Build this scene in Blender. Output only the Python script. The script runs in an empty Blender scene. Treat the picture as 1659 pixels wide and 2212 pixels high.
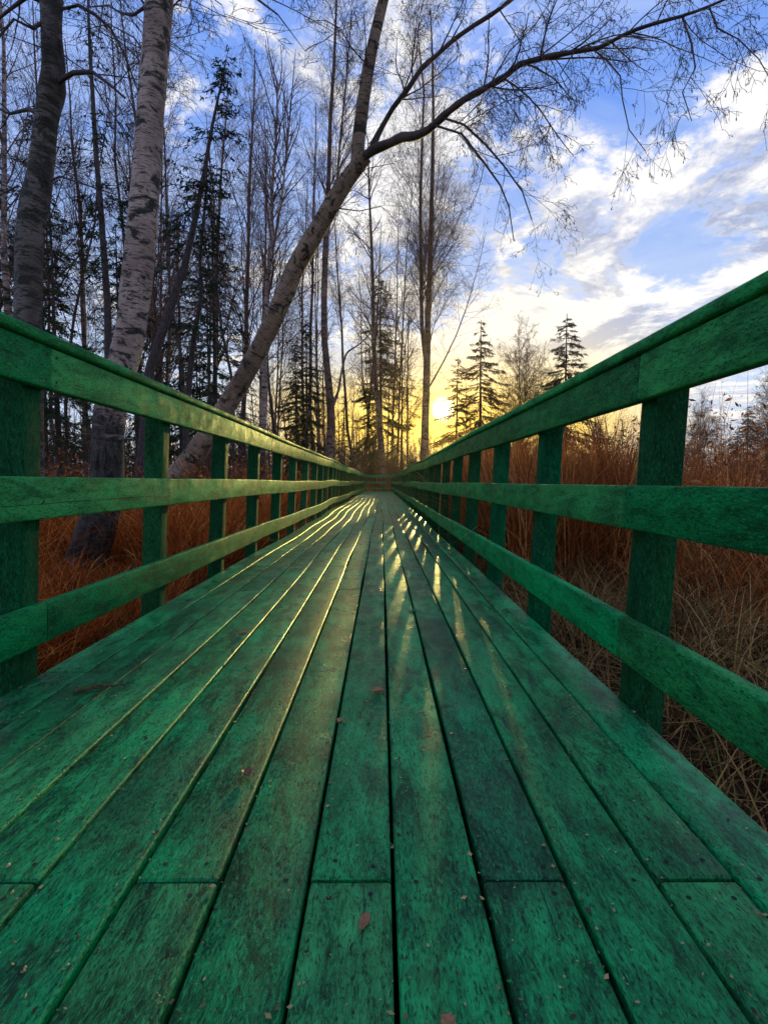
import bpy, math, random
import numpy as np
from mathutils import Vector, Matrix

R = math.radians
scene = bpy.context.scene
COL = scene.collection

# ------------------------------------------------------------------ camera geometry
F, EYE, VX, VY = 1150.0, 0.668, 824.0, 1040.0        # picture measured at 1659 x 2212
def _basis():
    a = (VX-829.5)/F; b = (1106-VY)/F
    pitch = math.atan(b); yaw = math.atan(a*math.cos(pitch))
    fw = Vector((math.sin(-yaw)*math.cos(pitch), math.cos(yaw)*math.cos(pitch), -math.sin(pitch)))
    rt = fw.cross(Vector((0, 0, 1))).normalized(); up = rt.cross(fw)
    return fw, rt, up
FW, RT, UP = _basis()
def ray(px, py): return FW + RT*((px-829.5)/F) + UP*((1106-py)/F)
def P(px, py, d):
    """point of the world seen at that place of the picture, d metres along the walkway"""
    v = ray(px, py); v = v*(d/v.y); return Vector((v.x, v.y, v.z+EYE))
GZ = -0.42                                            # ground level below the deck

# ------------------------------------------------------------------ object helpers
def tag(o, label=None, cat=None, group=None, kind=None):
    if label: o['label'] = label
    if cat: o['category'] = cat
    if group: o['group'] = group
    if kind: o['kind'] = kind
    return o
def empty(name, loc, label, cat, group=None):
    o = bpy.data.objects.new(name, None); COL.objects.link(o); o.location = loc
    o.empty_display_size = 0.2
    return tag(o, label, cat, group)
def link(name, me, parent=None, mats=()):
    for m in mats: me.materials.append(m)
    o = bpy.data.objects.new(name, me); COL.objects.link(o)
    if parent is not None: o.parent = parent
    return o
def mesh_np(name, v, quads=None, tris=None, smooth=False, attrs=None, midx=None):
    v = np.asarray(v, dtype=np.float32)
    me = bpy.data.meshes.new(name)
    loops = []; starts = []; tot = []; n = 0
    if quads is not None and len(quads):
        q = np.asarray(quads, dtype=np.int32); loops.append(q.ravel()); starts.append(np.arange(len(q))*4); tot.append(np.full(len(q), 4)); n = len(q)*4
    if tris is not None and len(tris):
        t = np.asarray(tris, dtype=np.int32); loops.append(t.ravel()); starts.append(np.arange(len(t))*3+n); tot.append(np.full(len(t), 3))
    L = np.concatenate(loops); S = np.concatenate(starts).astype(np.int32)
    me.vertices.add(len(v)); me.vertices.foreach_set('co', v.ravel())
    me.loops.add(len(L)); me.loops.foreach_set('vertex_index', L.astype(np.int32))
    me.polygons.add(len(S)); me.polygons.foreach_set('loop_start', S)
    me.polygons.foreach_set('loop_total', np.concatenate(tot).astype(np.int32))
    if midx is not None: me.polygons.foreach_set('material_index', np.asarray(midx, dtype=np.int32))
    me.polygons.foreach_set('use_smooth', np.full(len(S), smooth, dtype=bool))
    if attrs:
        for k, a in attrs.items():
            a = np.asarray(a, dtype=np.float32)
            if a.ndim == 2:
                at = me.attributes.new(k, 'FLOAT_VECTOR', 'POINT'); at.data.foreach_set('vector', a.ravel())
            else:
                at = me.attributes.new(k, 'FLOAT', 'POINT'); at.data.foreach_set('value', a)
    me.update(calc_edges=True)
    return me

# ------------------------------------------------------------------ node helpers
class NT:
    def __init__(s, nt): s.nt = nt; nt.nodes.clear()
    def n(s, t, **kw):
        nd = s.nt.nodes.new(t)
        for k, v in kw.items(): setattr(nd, k, v)
        return nd
    def put(s, inp, val):
        if val is None: return
        if isinstance(val, bpy.types.NodeSocket): s.nt.links.new(val, inp)
        else:
            if inp.type == 'RGBA' and len(val) == 3: val = (*val, 1)
            inp.default_value = val
    def math(s, op, a, b=None, c=None, clamp=False):
        nd = s.n('ShaderNodeMath', operation=op, use_clamp=clamp); s.put(nd.inputs[0], a); s.put(nd.inputs[1], b)
        if c is not None: s.put(nd.inputs[2], c)
        return nd.outputs[0]
    def vm(s, op, a, b=None, scale=None):
        nd = s.n('ShaderNodeVectorMath', operation=op); s.put(nd.inputs[0], a)
        if b is not None: s.put(nd.inputs[1], b)
        if scale is not None: s.put(nd.inputs[3], scale)
        return nd.outputs['Value'] if op in ('DOT_PRODUCT', 'LENGTH') else nd.outputs[0]
    def noise(s, vec, scale=5, detail=4, rough=.5, dist=0, lac=2):
        nd = s.n('ShaderNodeTexNoise'); s.put(nd.inputs['Vector'], vec); s.put(nd.inputs['Scale'], scale)
        s.put(nd.inputs['Detail'], detail); s.put(nd.inputs['Roughness'], rough); s.put(nd.inputs['Distortion'], dist); s.put(nd.inputs['Lacunarity'], lac)
        return nd.outputs[0]
    def mr(s, v, a, b, c=0., d=1., smooth=False):
        nd = s.n('ShaderNodeMapRange'); nd.clamp = True
        if smooth: nd.interpolation_type = 'SMOOTHSTEP'
        for i, x in enumerate((v, a, b, c, d)): s.put(nd.inputs[i], x)
        return nd.outputs[0]
    def mix(s, f, a, b, mode='MIX'):
        nd = s.n('ShaderNodeMix', data_type='RGBA', blend_type=mode); s.put(nd.inputs[0], f); s.put(nd.inputs[6], a); s.put(nd.inputs[7], b)
        return nd.outputs[2]
    def bump(s, h, strength=.5, dist=.01, normal=None):
        nd = s.n('ShaderNodeBump'); s.put(nd.inputs['Height'], h); s.put(nd.inputs['Strength'], strength); s.put(nd.inputs['Distance'], dist)
        if normal is not None: s.put(nd.inputs['Normal'], normal)
        return nd.outputs[0]
def new_mat(name):
    m = bpy.data.materials.new(name); m.use_nodes = True
    return m, NT(m.node_tree)
def principled(t, **kw):
    b = t.n('ShaderNodeBsdfPrincipled'); o = t.n('ShaderNodeOutputMaterial')
    for k, v in kw.items(): t.put(b.inputs[k.replace('_', ' ')], v)
    t.nt.links.new(b.outputs[0], o.inputs[0]); return b, o

# ------------------------------------------------------------------ materials
def paint_mat(name, base, dark, dirt_amt, rough, along='Y', spark=1.0):
    m, t = new_mat(name)
    tc = t.n('ShaderNodeTexCoord').outputs['Object']
    oi = t.n('ShaderNodeObjectInfo').outputs['Random']
    off = t.n('ShaderNodeCombineXYZ'); t.put(off.inputs[0], t.math('MULTIPLY', oi, 37.)); t.put(off.inputs[2], t.math('MULTIPLY', oi, 91.))
    v = t.vm('ADD', tc, off.outputs[0])
    sc = {'Y': (1, .28, 1), 'Z': (1, 1, .28), 'X': (.28, 1, 1)}[along]
    vs = t.vm('MULTIPLY', v, sc)
    big = t.noise(v, 2.3, 4, .6)                      # faded and greyed areas
    mid = t.noise(vs, 22, 5, .65, .6)
    fine = t.noise(vs, 230, 4, .72, .9)                # fibres
    grain = t.noise(v, 380, 3, .7)
    spk = t.noise(v, 95, 3, .7)
    c = t.mix(t.mr(t.math('ADD', t.math('MULTIPLY', mid, .65), t.math('MULTIPLY', t.noise(vs, 5.5, 4, .6, .5), .35)), .40, .60), dark, base)
    hv = t.n('ShaderNodeHueSaturation'); t.put(hv.inputs['Color'], c)
    r2 = t.math('FRACT', t.math('MULTIPLY', oi, 7.31))
    t.put(hv.inputs['Hue'], t.mr(r2, 0, 1, .485, .512)); t.put(hv.inputs['Value'], t.mr(oi, 0, 1, .62, 1.25)); t.put(hv.inputs['Saturation'], t.mr(r2, 0, 1, .86, 1.05))
    c = hv.outputs[0]
    c = t.mix(t.mr(fine, .53, .66, 0, .55*spark), c, t.mix(.5, base, (.03, .60, .20)))      # pale fibres
    c = t.mix(t.mr(fine, .49, .38, 0, .9), c, t.mix(.25, (.003, .016, .008), dark))
    dirt = t.math('MULTIPLY', t.mr(big, .44, .68, 0, 1), t.mr(t.math('FRACT', t.math('MULTIPLY', oi, 3.7)), .25, .95, .25, 1))
    dirt = t.math('MULTIPLY', dirt, dirt_amt)
    c = t.mix(dirt, c, t.mix(t.mr(fine, .4, .65), (.006, .020, .010), (.036, .10, .045)))
    st = t.mr(t.noise(v, 5.2, 3, .55), .70, .78, 0, .75)
    c = t.mix(t.math('MULTIPLY', st, dirt_amt), c, (.02, .022, .015))
    c = t.mix(t.mr(spk, .69, .74, 0, .85), c, (.008, .01, .007))                       # pits and grit
    c = t.mix(t.mr(t.noise(t.vm('ADD', v, (5, 3, 8)), 70, 2, .6), .735, .76, 0, .7), c, (.22, .20, .08))
    h = t.math('ADD', t.math('MULTIPLY', fine, .5), t.math('ADD', t.math('MULTIPLY', mid, .7), t.math('MULTIPLY', grain, .35)))
    h = t.math('SUBTRACT', h, t.mr(spk, .69, .74, 0, .5))
    rg = t.mr(t.noise(v, 9, 5, .7), .35, .65, rough-.12, rough+.16)
    rg = t.math('ADD', rg, t.math('MULTIPLY', t.mr(fine, .4, .62), .10*spark))
    principled(t, Base_Color=c, Roughness=rg, Specular_IOR_Level=.15 if spark == 1.0 else .05, Normal=t.bump(h, .8*spark, .005 if spark < 1 else .0022))
    return m
M = {}
M['deck'] = paint_mat('deck_paint', (.0005, .35, .092), (.0005, .055, .017), .8, .31)
M['rail'] = paint_mat('rail_paint', (.006, .34, .074), (.002, .11, .026), .36, .5, spark=.95)
M['rail_cross'] = paint_mat('end_rail_paint', (.004, .20, .07), (.002, .12, .04), .3, .5, 'X')
M['post'] = paint_mat('post_paint_shaded', (.001, .10, .030), (.001, .045, .015), .25, .6, 'Z', spark=.7)  # rail green darkened for the posts: shade of their unlit near faces in the colour
m, t = new_mat('screw_hole'); principled(t, Base_Color=(.006, .008, .006), Roughness=.8); M['hole'] = m
m, t = new_mat('underside_timber'); principled(t, Base_Color=(.01, .05, .025), Roughness=.8); M['under'] = m

def bark_mat(name, white, brown, dark, base_top, lent=1.0, patch=.58):
    m, t = new_mat(name)
    a = t.n('ShaderNodeAttribute', attribute_name='bark').outputs['Vector']
    oi = t.n('ShaderNodeObjectInfo').outputs['Random']
    off = t.n('ShaderNodeCombineXYZ'); t.put(off.inputs[2], t.math('MULTIPLY', oi, 53.))
    v = t.vm('ADD', a, off.outputs[0])
    l1 = t.noise(t.vm('MULTIPLY', v, (9, 9, 75)), 1, 4, .65, .4)
    l2 = t.noise(t.vm('MULTIPLY', v, (26, 26, 190)), 1, 3, .6)
    pt = t.noise(t.vm('MULTIPLY', v, (4.2, 4.2, 6.5)), 1, 5, .68, .9)
    ring = t.noise(t.vm('MULTIPLY', v, (1.2, 1.2, 7)), 1, 3, .6)
    tone = t.noise(t.vm('MULTIPLY', v, (3, 3, 2)), 1, 3, .5)
    c = t.mix(t.mr(tone, .35, .65), white, brown)
    c = t.mix(t.mr(l2, .5, .68, 0, .6*lent), c, t.mix(.6, brown, dark))
    c = t.mix(t.mr(l1, .545, .59, 0, .9*lent), c, dark)
    pm = t.math('MULTIPLY', t.mr(pt, patch, patch+.05), t.mr(ring, .40, .50))
    c = t.mix(pm, c, t.mix(t.mr(l2, .4, .6), (.010, .010, .008), (.045, .042, .030)))
    z = t.n('ShaderNodeSeparateXYZ'); t.put(z.inputs[0], a)
    zz = t.math('ADD', z.outputs[2], t.math('MULTIPLY', t.math('SUBTRACT', pt, .5), 2.0))
    rough_bark = t.noise(t.vm('MULTIPLY', v, (22, 22, 6)), 1, 5, .7, 1.0)
    basec = t.mix(t.mr(rough_bark, .4, .62), (.010, .009, .008), (.085, .07, .06))
    bm = t.mr(zz, base_top, base_top-.25)
    c = t.mix(bm, c, basec)
    h = t.math('ADD', t.math('MULTIPLY', l1, -.6), t.math('MULTIPLY', rough_bark, t.math('MULTIPLY', bm, 3.)))
    h = t.math('SUBTRACT', h, t.math('MULTIPLY', pm, .8))
    principled(t, Base_Color=c, Roughness=.78, Specular_IOR_Level=.25, Normal=t.bump(h, .9, .012))
    return m
M['birch'] = bark_mat('birch_bark', (.46, .34, .29), (.27, .18, .15), (.024, .017, .014), 2.0, 1.0, .51)
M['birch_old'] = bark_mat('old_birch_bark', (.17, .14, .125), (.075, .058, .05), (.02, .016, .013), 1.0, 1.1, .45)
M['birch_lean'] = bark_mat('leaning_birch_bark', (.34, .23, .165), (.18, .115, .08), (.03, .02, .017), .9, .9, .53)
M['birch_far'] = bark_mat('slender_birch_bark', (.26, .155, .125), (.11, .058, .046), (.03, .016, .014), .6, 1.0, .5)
m, t = new_mat('dark_bark')
v = t.n('ShaderNodeTexCoord').outputs['Object']
n_ = t.noise(t.vm('MULTIPLY', v, (30, 30, 9)), 1, 4, .7)
principled(t, Base_Color=t.mix(t.mr(n_, .4, .6), (.022, .016, .017), (.075, .052, .05)), Roughness=.9, Normal=t.bump(n_, .8, .01)); M['bark'] = m
def twig_mat(name, a, b):
    m, t = new_mat(name)
    n_ = t.noise(t.n('ShaderNodeTexCoord').outputs['Object'], 3, 3, .6)
    principled(t, Base_Color=t.mix(t.mr(n_, .4, .6), a, b), Roughness=.75); return m
M['twig'] = twig_mat('twig', (.05, .020, .018), (.12, .050, .040))
M['branch'] = twig_mat('branch', (.025, .015, .015), (.07, .042, .036))
M['catkin'] = twig_mat('catkin', (.05, .03, .02), (.10, .06, .035))
def needle_mat(name, a, b):
    m, t = new_mat(name)
    n_ = t.noise(t.n('ShaderNodeTexCoord').outputs['Object'], 2.2, 4, .7)
    b_, o = principled(t, Base_Color=t.mix(t.mr(n_, .38, .62), a, b), Roughness=.7, Specular_IOR_Level=.25)
    return m
M['needle'] = needle_mat('needles', (.012, .028, .014), (.045, .065, .022))
M['needle_warm'] = needle_mat('dry_needles', (.035, .030, .016), (.085, .055, .022))
def grass_mat(name, a, b, c3, trans=.45):
    m, t = new_mat(name)
    tint = t.n('ShaderNodeAttribute', attribute_name='tint').outputs['Fac']
    n_ = t.noise(t.n('ShaderNodeTexCoord').outputs['Object'], .7, 3, .6)
    c = t.mix(t.math('POWER', t.mr(tint, 0, .85), 1.6), a, b); c = t.mix(t.mr(tint, .86, 1.), c, c3)
    c = t.mix(t.mr(n_, .45, .7, 0, .6), c, a)
    d = t.n('ShaderNodeBsdfDiffuse'); t.put(d.inputs[0], c)
    g = t.n('ShaderNodeBsdfTranslucent'); t.put(g.inputs[0], c)
    mx = t.n('ShaderNodeMixShader'); mx.inputs[0].default_value = trans
    o = t.n('ShaderNodeOutputMaterial')
    t.nt.links.new(d.outputs[0], mx.inputs[1]); t.nt.links.new(g.outputs[0], mx.inputs[2]); t.nt.links.new(mx.outputs[0], o.inputs[0])
    return m
M['grass_red'] = grass_mat('rust_grass', (.20, .045, .012), (.78, .21, .038), (.85, .45, .13))
M['grass_brown'] = grass_mat('brown_grass', (.14, .040, .014), (.68, .23, .055), (.85, .50, .20))
M['straw'] = grass_mat('straw', (.035, .016, .008), (.60, .34, .13), (.10, .20, .03), .3)
M['leafy'] = grass_mat('dry_weed_leaf', (.14, .042, .016), (.55, .19, .05), (.65, .45, .20), .4)
m, t = new_mat('ground_soil')
v = t.n('ShaderNodeTexCoord').outputs['Object']
a = t.noise(v, .5, 5, .6); b = t.noise(v, 14, 5, .7)
c = t.mix(t.mr(b, .35, .7), (.006, .005, .004), (.045, .026, .014)); c = t.mix(t.mr(a, .4, .65), c, t.mix(t.mr(b, .4, .6), (.05, .024, .012), (.15, .08, .035)))
principled(t, Base_Color=c, Roughness=.95, Specular_IOR_Level=.1, Normal=t.bump(b, .8, .05)); M['ground'] = m
m, t = new_mat('dry_leaf')
v = t.n('ShaderNodeTexCoord').outputs['Object']; n_ = t.noise(v, 120, 4, .6); oi = t.n('ShaderNodeObjectInfo').outputs['Random']
principled(t, Base_Color=t.mix(t.mr(n_, .35, .65), t.mix(oi, (.07, .022, .010), (.24, .10, .035)), t.mix(oi, (.15, .05, .02), (.42, .22, .08))), Roughness=.6, Normal=t.bump(n_, .5, .002)); M['leaf'] = m
m, t = new_mat('moss'); principled(t, Base_Color=(.05, .20, .08), Roughness=.8); M['moss'] = m
m, t = new_mat('lichen'); principled(t, Base_Color=(.13, .12, .035), Roughness=.9); M['lichen'] = m
m, t = new_mat('chaff')
ta = t.n('ShaderNodeAttribute', attribute_name='tint').outputs['Fac']
principled(t, Base_Color=t.mix(t.mr(ta, .3, .75), (.035, .018, .010), (.42, .30, .12)), Roughness=.7); M['chaff'] = m

# ------------------------------------------------------------------ tubes
class Tubes:
    def __init__(s): s.g = {}; s.big = []
    def add(s, pts, r0, r1, sides=3):
        s.g.setdefault((len(pts), sides), []).append((pts, r0, r1))
    def build(s, name, extra=None):
        V = []; Q = []; B = []; n0 = 0
        for (n, k), L in s.g.items():
            p = np.array([[tuple(q) for q in x[0]] for x in L], dtype=np.float64)
            m = len(L)
            r0 = np.array([x[1] for x in L]); r1 = np.array([x[2] for x in L])
            tt = np.linspace(0, 1, n)
            rad = r0[:, None]*(1-tt)+r1[:, None]*tt
            d = p[:, -1]-p[:, 0]; d /= np.linalg.norm(d, axis=1)[:, None]+1e-9
            ref = np.where((np.abs(d[:, 2]) > .8)[:, None], np.array([[1., 0, 0]]), np.array([[0, 0, 1.]]))
            u = np.cross(d, ref); u /= np.linalg.norm(u, axis=1)[:, None]+1e-9
            w = np.cross(d, u)
            th = np.arange(k)*2*np.pi/k
            ring = u[:, None, :]*np.cos(th)[None, :, None]+w[:, None, :]*np.sin(th)[None, :, None]
            v = p[:, :, None, :]+ring[:, None]*rad[:, :, None, None]
            V.append(v.reshape(-1, 3))
            seg = np.linalg.norm(np.diff(p, axis=1), axis=2); ln = np.concatenate([np.zeros((m, 1)), np.cumsum(seg, 1)], 1)
            bk = np.zeros((m, n, k, 3)); bk[..., 0] = np.cos(th)*r0[:, None, None]; bk[..., 1] = np.sin(th)*r0[:, None, None]; bk[..., 2] = ln[:, :, None]
            B.append(bk.reshape(-1, 3))
            i = np.arange(n-1)[:, None]*k; j = np.arange(k)[None]; j2 = (j+1) % k
            q = np.stack([i+j, i+j2, i+k+j2, i+k+j], -1).reshape(-1, 4)
            Q.append((q[None]+(np.arange(m)*n*k)[:, None, None]+n0).reshape(-1, 4)); n0 += m*n*k
        V = np.concatenate(V); Q = np.concatenate(Q); B = np.concatenate(B)
        return mesh_np(name, V, Q, smooth=True, attrs={'bark': B})
def trunk_mesh(name, paths, sides=20, seed=0, kink=0.0):
    """smooth thick stems: paths = [(points, radii, start_length)]; resampled, knobbly"""
    rng = np.random.default_rng(seed); V = []; Q = []; B = []; n0 = 0
    for pts, rad, s0 in paths:
        p = np.array([tuple(q) for q in pts], float); rad = np.array(rad, float)
        L = np.concatenate([[0], np.cumsum(np.linalg.norm(np.diff(p, axis=0), axis=1))])
        n = max(8, int(L[-1]/.12)); s = np.linspace(0, L[-1], n)
        # Catmull-like smoothing
        c = np.stack([np.interp(s, L, p[:, i]) for i in range(3)], 1); r = np.interp(s, L, rad)
        kw = max(1, int(.22/(L[-1]/n)))
        for _ in range(2):
            pad = np.concatenate([np.repeat(c[:1], kw, 0), c, np.repeat(c[-1:], kw, 0)])
            cs = np.stack([np.convolve(pad[:, i], np.ones(2*kw+1)/(2*kw+1), 'valid') for i in range(3)], 1)
            w = np.clip(np.minimum(np.arange(n), np.arange(n)[::-1])/kw, 0, 1)[:, None]
            c = c*(1-w)+cs*w
        if kink:
            m_ = max(4, int(L[-1]/.28)); kz = rng.normal(0, kink, (m_, 3)); kz[0] = kz[-1] = 0
            c = c+np.stack([np.interp(s, np.linspace(0, L[-1], m_), kz[:, i]) for i in range(3)], 1)*np.clip(r/.02, .3, 1)[:, None]
            r = r*(1+np.interp(s, np.linspace(0, L[-1], m_*2), rng.normal(0, .10, m_*2)))
        d = np.gradient(c, axis=0); d /= np.linalg.norm(d, axis=1)[:, None]
        u = np.cross(d, np.array([[0, 1., 0]])); u /= np.linalg.norm(u, axis=1)[:, None]; wv = np.cross(d, u)
        th = np.arange(sides)*2*np.pi/sides
        ph = rng.uniform(0, 6.28, 6)
        bumps = (.035*np.sin(2*th[None]+ph[0]+s[:, None]*.9)+.03*np.sin(3*th[None]+ph[1]-s[:, None]*1.7)
                 + .02*np.sin(5*th[None]+ph[2]+s[:, None]*4.1)+.018*np.sin(s[:, None]*9+ph[3]+2*th[None])
                 + rng.normal(0, .008, (n, sides)))
        rr = r[:, None]*(1+bumps)
        v = c[:, None]+(u[:, None]*np.cos(th)[None, :, None]+wv[:, None]*np.sin(th)[None, :, None])*rr[..., None]
        V.append(v.reshape(-1, 3))
        bk = np.zeros((n, sides, 3)); bk[..., 0] = np.cos(th)*r.mean()+s0*3; bk[..., 1] = np.sin(th)*r.mean(); bk[..., 2] = (s+s0)[:, None]
        B.append(bk.reshape(-1, 3))
        i = np.arange(n-1)[:, None]*sides; j = np.arange(sides)[None]; j2 = (j+1) % sides
        Q.append(np.stack([i+j, i+j2, i+sides+j2, i+sides+j], -1).reshape(-1, 4)+n0); n0 += n*sides
    return mesh_np(name, np.concatenate(V), np.concatenate(Q), smooth=True, attrs={'bark': np.concatenate(B)})
def perp(d, rng):
    a = Vector((rng.gauss(0, 1), rng.gauss(0, 1), rng.gauss(0, 1)))
    a -= d*a.dot(d); return a.normalized() if a.length > 1e-5 else Vector((1, 0, 0))
def grow(T, p, d, L, r, lvl, sp, rng, cat=None):
    """one branch and everything that grows from it"""
    n = sp['seg'][lvl]; st = L/(n-1); pts = [p.copy()]; dirs = [d.copy()]
    w = sp['wob'][lvl]; up = sp['up'][lvl]
    for i in range(n-1):
        d = (d+Vector((rng.gauss(0, w), rng.gauss(0, w), rng.gauss(0, w)+up))).normalized()
        p = p+d*st; pts.append(p); dirs.append(d)
    T.add(pts, r, max(r*.35, sp['rmin']*.7), 5 if lvl == 0 else 3)
    if lvl+1 < len(sp['seg']):
        k = L*sp['den'][lvl]; k = int(k)+(rng.random() < k-int(k))
        for _ in range(k):
            s = sp.get('t0', .15)+(1-sp.get('t0', .15))*rng.random(); x = s*(n-1); i = min(int(x), n-2); f = x-i
            q = pts[i].lerp(pts[i+1], f); dd = dirs[i+1]
            a = R(rng.uniform(*sp['ang'][lvl]))
            cd = (dd*math.cos(a)+perp(dd, rng)*math.sin(a)).normalized()
            grow(T, q, cd, L*rng.uniform(*sp['len'][lvl])*(1.1-.55*s), max(r*(1-.6*s)*sp['rr'][lvl], sp['rmin']), lvl+1, sp, rng, cat)
    elif cat is not None:
        if rng.random() < sp.get('cat', .5):
            for _ in range(rng.choice((1, 1, 2))):
                cd = (d*.35+Vector((rng.gauss(0, .3), rng.gauss(0, .3), -.9))).normalized()
                cl = rng.uniform(.02, .038)
                cat.add([p, p+cd*cl*.25, p+cd*cl], sp['catr']*.6, sp['catr'], 4)
def dress(T, path, rads, sp, dens, rng, lens, cat=None, t0=.1, bias=None, ang=(35, 75)):
    """side branches along a given polyline"""
    seg = [(path[i+1]-path[i]).length for i in range(len(path)-1)]; tot = sum(seg)
    for _ in range(int(tot*dens)):
        s = (t0+(1-t0)*rng.random())*tot; x = s; i = 0
        while i < len(seg)-1 and x > seg[i]: x -= seg[i]; i += 1
        f = min(1, x/seg[i]); q = path[i].lerp(path[i+1], f); d = (path[i+1]-path[i]).normalized()
        a = R(rng.uniform(*ang)); pp = perp(d, rng)
        if bias is not None: pp = (pp+bias).normalized()
        cd = (d*math.cos(a)+pp*math.sin(a)).normalized()
        rr = rads[i]+(rads[i+1]-rads[i])*f
        grow(T, q, cd, rng.uniform(*lens)*(1.15-.5*s/tot), max(min(rr*.4, .012), sp['rmin']), 0, sp, rng, cat)

# ------------------------------------------------------------------ boardwalk deck
def wob(y): # slow waviness of the old walkway
    k = min(1, max(0, (y-3)/6))
    return k*(.012*math.sin(.78*y+.6)+.005*math.sin(1.9*y+2)), k*(.012*math.sin(.62*y)+.007*math.sin(1.55*y+1.2))
def bar_mesh(name, x0, x1, z0, z1, y0, y1, lean=0.0, rnd=.006, step=.35, wave=True, jit=0.0, seed=0, holes=(), cracks=(), cup=0.0):
    """board running along Y with rounded arrises; X is sheared by lean*z"""
    rng = random.Random(seed)
    q = []
    ks = 3
    for cx, cz, a0 in ((x1-rnd, z1-rnd, 0), (x0+rnd, z1-rnd, 90), (x0+rnd, z0+rnd, 180), (x1-rnd, z0+rnd, 270)):
        for k in range(ks+1):
            a = R(a0+90*k/ks); q.append((cx+rnd*math.cos(a), cz+rnd*math.sin(a)))
    n = len(q); m = max(2, int((y1-y0)/step)+1)
    ys = [y0+(y1-y0)*i/(m-1) for i in range(m)]
    ys = [y0, y0+.004]+ys[1:-1]+[y1-.004, y1]
    V = []; Fq = []
    for i, y in enumerate(ys):
        wx, wz = wob(y) if wave else (0, 0)
        if jit: wx += jit*math.sin(1.3*y+seed*1.7)+jit*.5*math.sin(3.1*y+seed)
        if jit: wz += jit*.25*math.sin(2.2*y+seed*2.1)
        ins = .0035 if i in (0, len(ys)-1) else 0
        for (x, z) in q:
            xm = (x-(x0+x1)/2); zm = (z-(z0+z1)/2)
            sx = xm*(1-ins/abs(x1-x0)*2) ; sz = zm*(1-ins/abs(z1-z0)*2)
            X = (x0+x1)/2+sx; Z = (z0+z1)/2+sz
            if cup: Z += cup*((2*xm/(x1-x0))**2-.5)
            V.append((X+lean*Z+wx, y, Z+wz))
    for i in range(len(ys)-1):
        for j in range(n):
            a = i*n+j; b = i*n+(j+1) % n; Fq.append((b, a, a+n, b+n))
    faces = Fq+[tuple(range(n)), tuple(reversed(range((len(ys)-1)*n, len(ys)*n)))]
    mi = [0]*len(faces)
    for (hx, hy, hz, nrm) in holes:
        wx, wz = wob(hy) if wave else (0, 0)
        b = len(V); r = .0052
        for k in range(10):
            a = k*.6283
            if nrm == 'z': r = .0044; V.append((hx+r*math.cos(a)+lean*hz+wx, hy+r*math.sin(a), hz+wz+.0006))
            else:
                zz = hz+r*math.sin(a); V.append((hx+nrm*.0006+lean*zz+wx, hy+r*math.cos(a), zz+wz))
        f = tuple(range(b, b+10)); faces.append(f if nrm != -1 else f[::-1]); mi.append(1)
    for (c0, ya, yb, wdt, nrm) in cracks:                # long split in the board: c0 is x on a deck board, z on a rail
        nn = 24; b = len(V); cr = random.Random(int(c0*1000)+seed)
        off = 0
        for q_ in range(nn):
            f_ = q_/(nn-1); y_ = ya+(yb-ya)*f_; wx, wz = wob(y_) if wave else (0, 0); off += cr.gauss(0, .0007)
            hw = wdt*.5*(math.sin(math.pi*min(1, f_+.02))**.4)*cr.uniform(.5, 1.2)
            for sg in (-1, 1):
                if nrm == 'z': V.append((c0+off+sg*hw+wx, y_, z1+wz+.0008))
                else:
                    zz = c0+off+sg*hw; V.append(((x1 if nrm > 0 else x0)+nrm*.0008+lean*zz+wx, y_, zz+wz))
        for q_ in range(nn-1):
            a = b+2*q_; f = (a, a+1, a+3, a+2); faces.append(f); mi.append(1)
    me = bpy.data.meshes.new(name); me.from_pydata(V, [], faces); me.update()
    me.polygons.foreach_set('material_index', mi)
    me.polygons.foreach_set('use_smooth', [i < len(Fq) for i in range(len(faces))])
    # keep the big flats flat
    me.set_sharp_from_angle(angle=R(40))
    return me

END = 36.7
deck = empty('boardwalk', (-.22, 0, GZ), 'long green painted plank boardwalk running straight into the wood', 'boardwalk')
OFF = Vector((.22, 0, -GZ))
def place(name, me, parent, mats):
    """mesh written in world coordinates becomes a child of an empty that stands at parent.location"""
    o = link(name, me, parent, mats); o.location = -Vector(parent.location); return o
edges = [-1.19, -1.035, -.88, -.725, -.571, -.417, -.271, -.123, .020, .167, .312, .460, .597, .744]
boards = []
for i in range(13):
    k = 12-i                                            # 0 = the board at the right-hand edge
    x0, x1 = edges[i]+.0038, edges[i+1]-.0038
    if k == 0: js = [3.3+3.66*n for n in range(-2, 12)]; js = [j for j in js if j > 5]
    elif k % 2 == 1: js = [.857+3.316*n for n in range(-1, 12)]
    else: js = [3.27-.04*(k % 3)+3.35*n for n in range(0, 11)] if k in (6, 10) else [4.9+3.33*n+.02*k for n in range(0, 10)]
    if k == 12: js = [1.84+3.4*n for n in range(-1, 11)]
    js = [j for j in js if -0.6 < j < END-.8]
    cuts = [-1.6]+js+[END-.02*((k*7) % 3)]
    for a, b in zip(cuts[:-1], cuts[1:]): boards.append((a, b, x0, x1, k))
boards.sort(key=lambda q: q[0])
def deck_cracks(a, b, x0, x1, k):
    r_ = random.Random(k*31+int(a*10)); out = []
    if a > 9: return out
    lo, hi = max(a+.05, .5), b-.1
    if k == 9: out.append((x0+(x1-x0)*.38, lo, min(hi, lo+3.0), .0022, 'z'))
    for _ in range(2):
        if r_.random() < .55 and hi-lo > .8:
            y_ = r_.uniform(lo, hi-.5); out.append((x0+(x1-x0)*r_.uniform(.2, .8), y_, y_+r_.uniform(.15, .5), .0015, 'z'))
    if r_.random() < .6: out.append((x0+(x1-x0)*r_.uniform(.3, .7), b-.13, b-.006, .002, 'z'))
    return out
rr = random.Random(4)
near, far = boards[:100], boards[100:]
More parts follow.
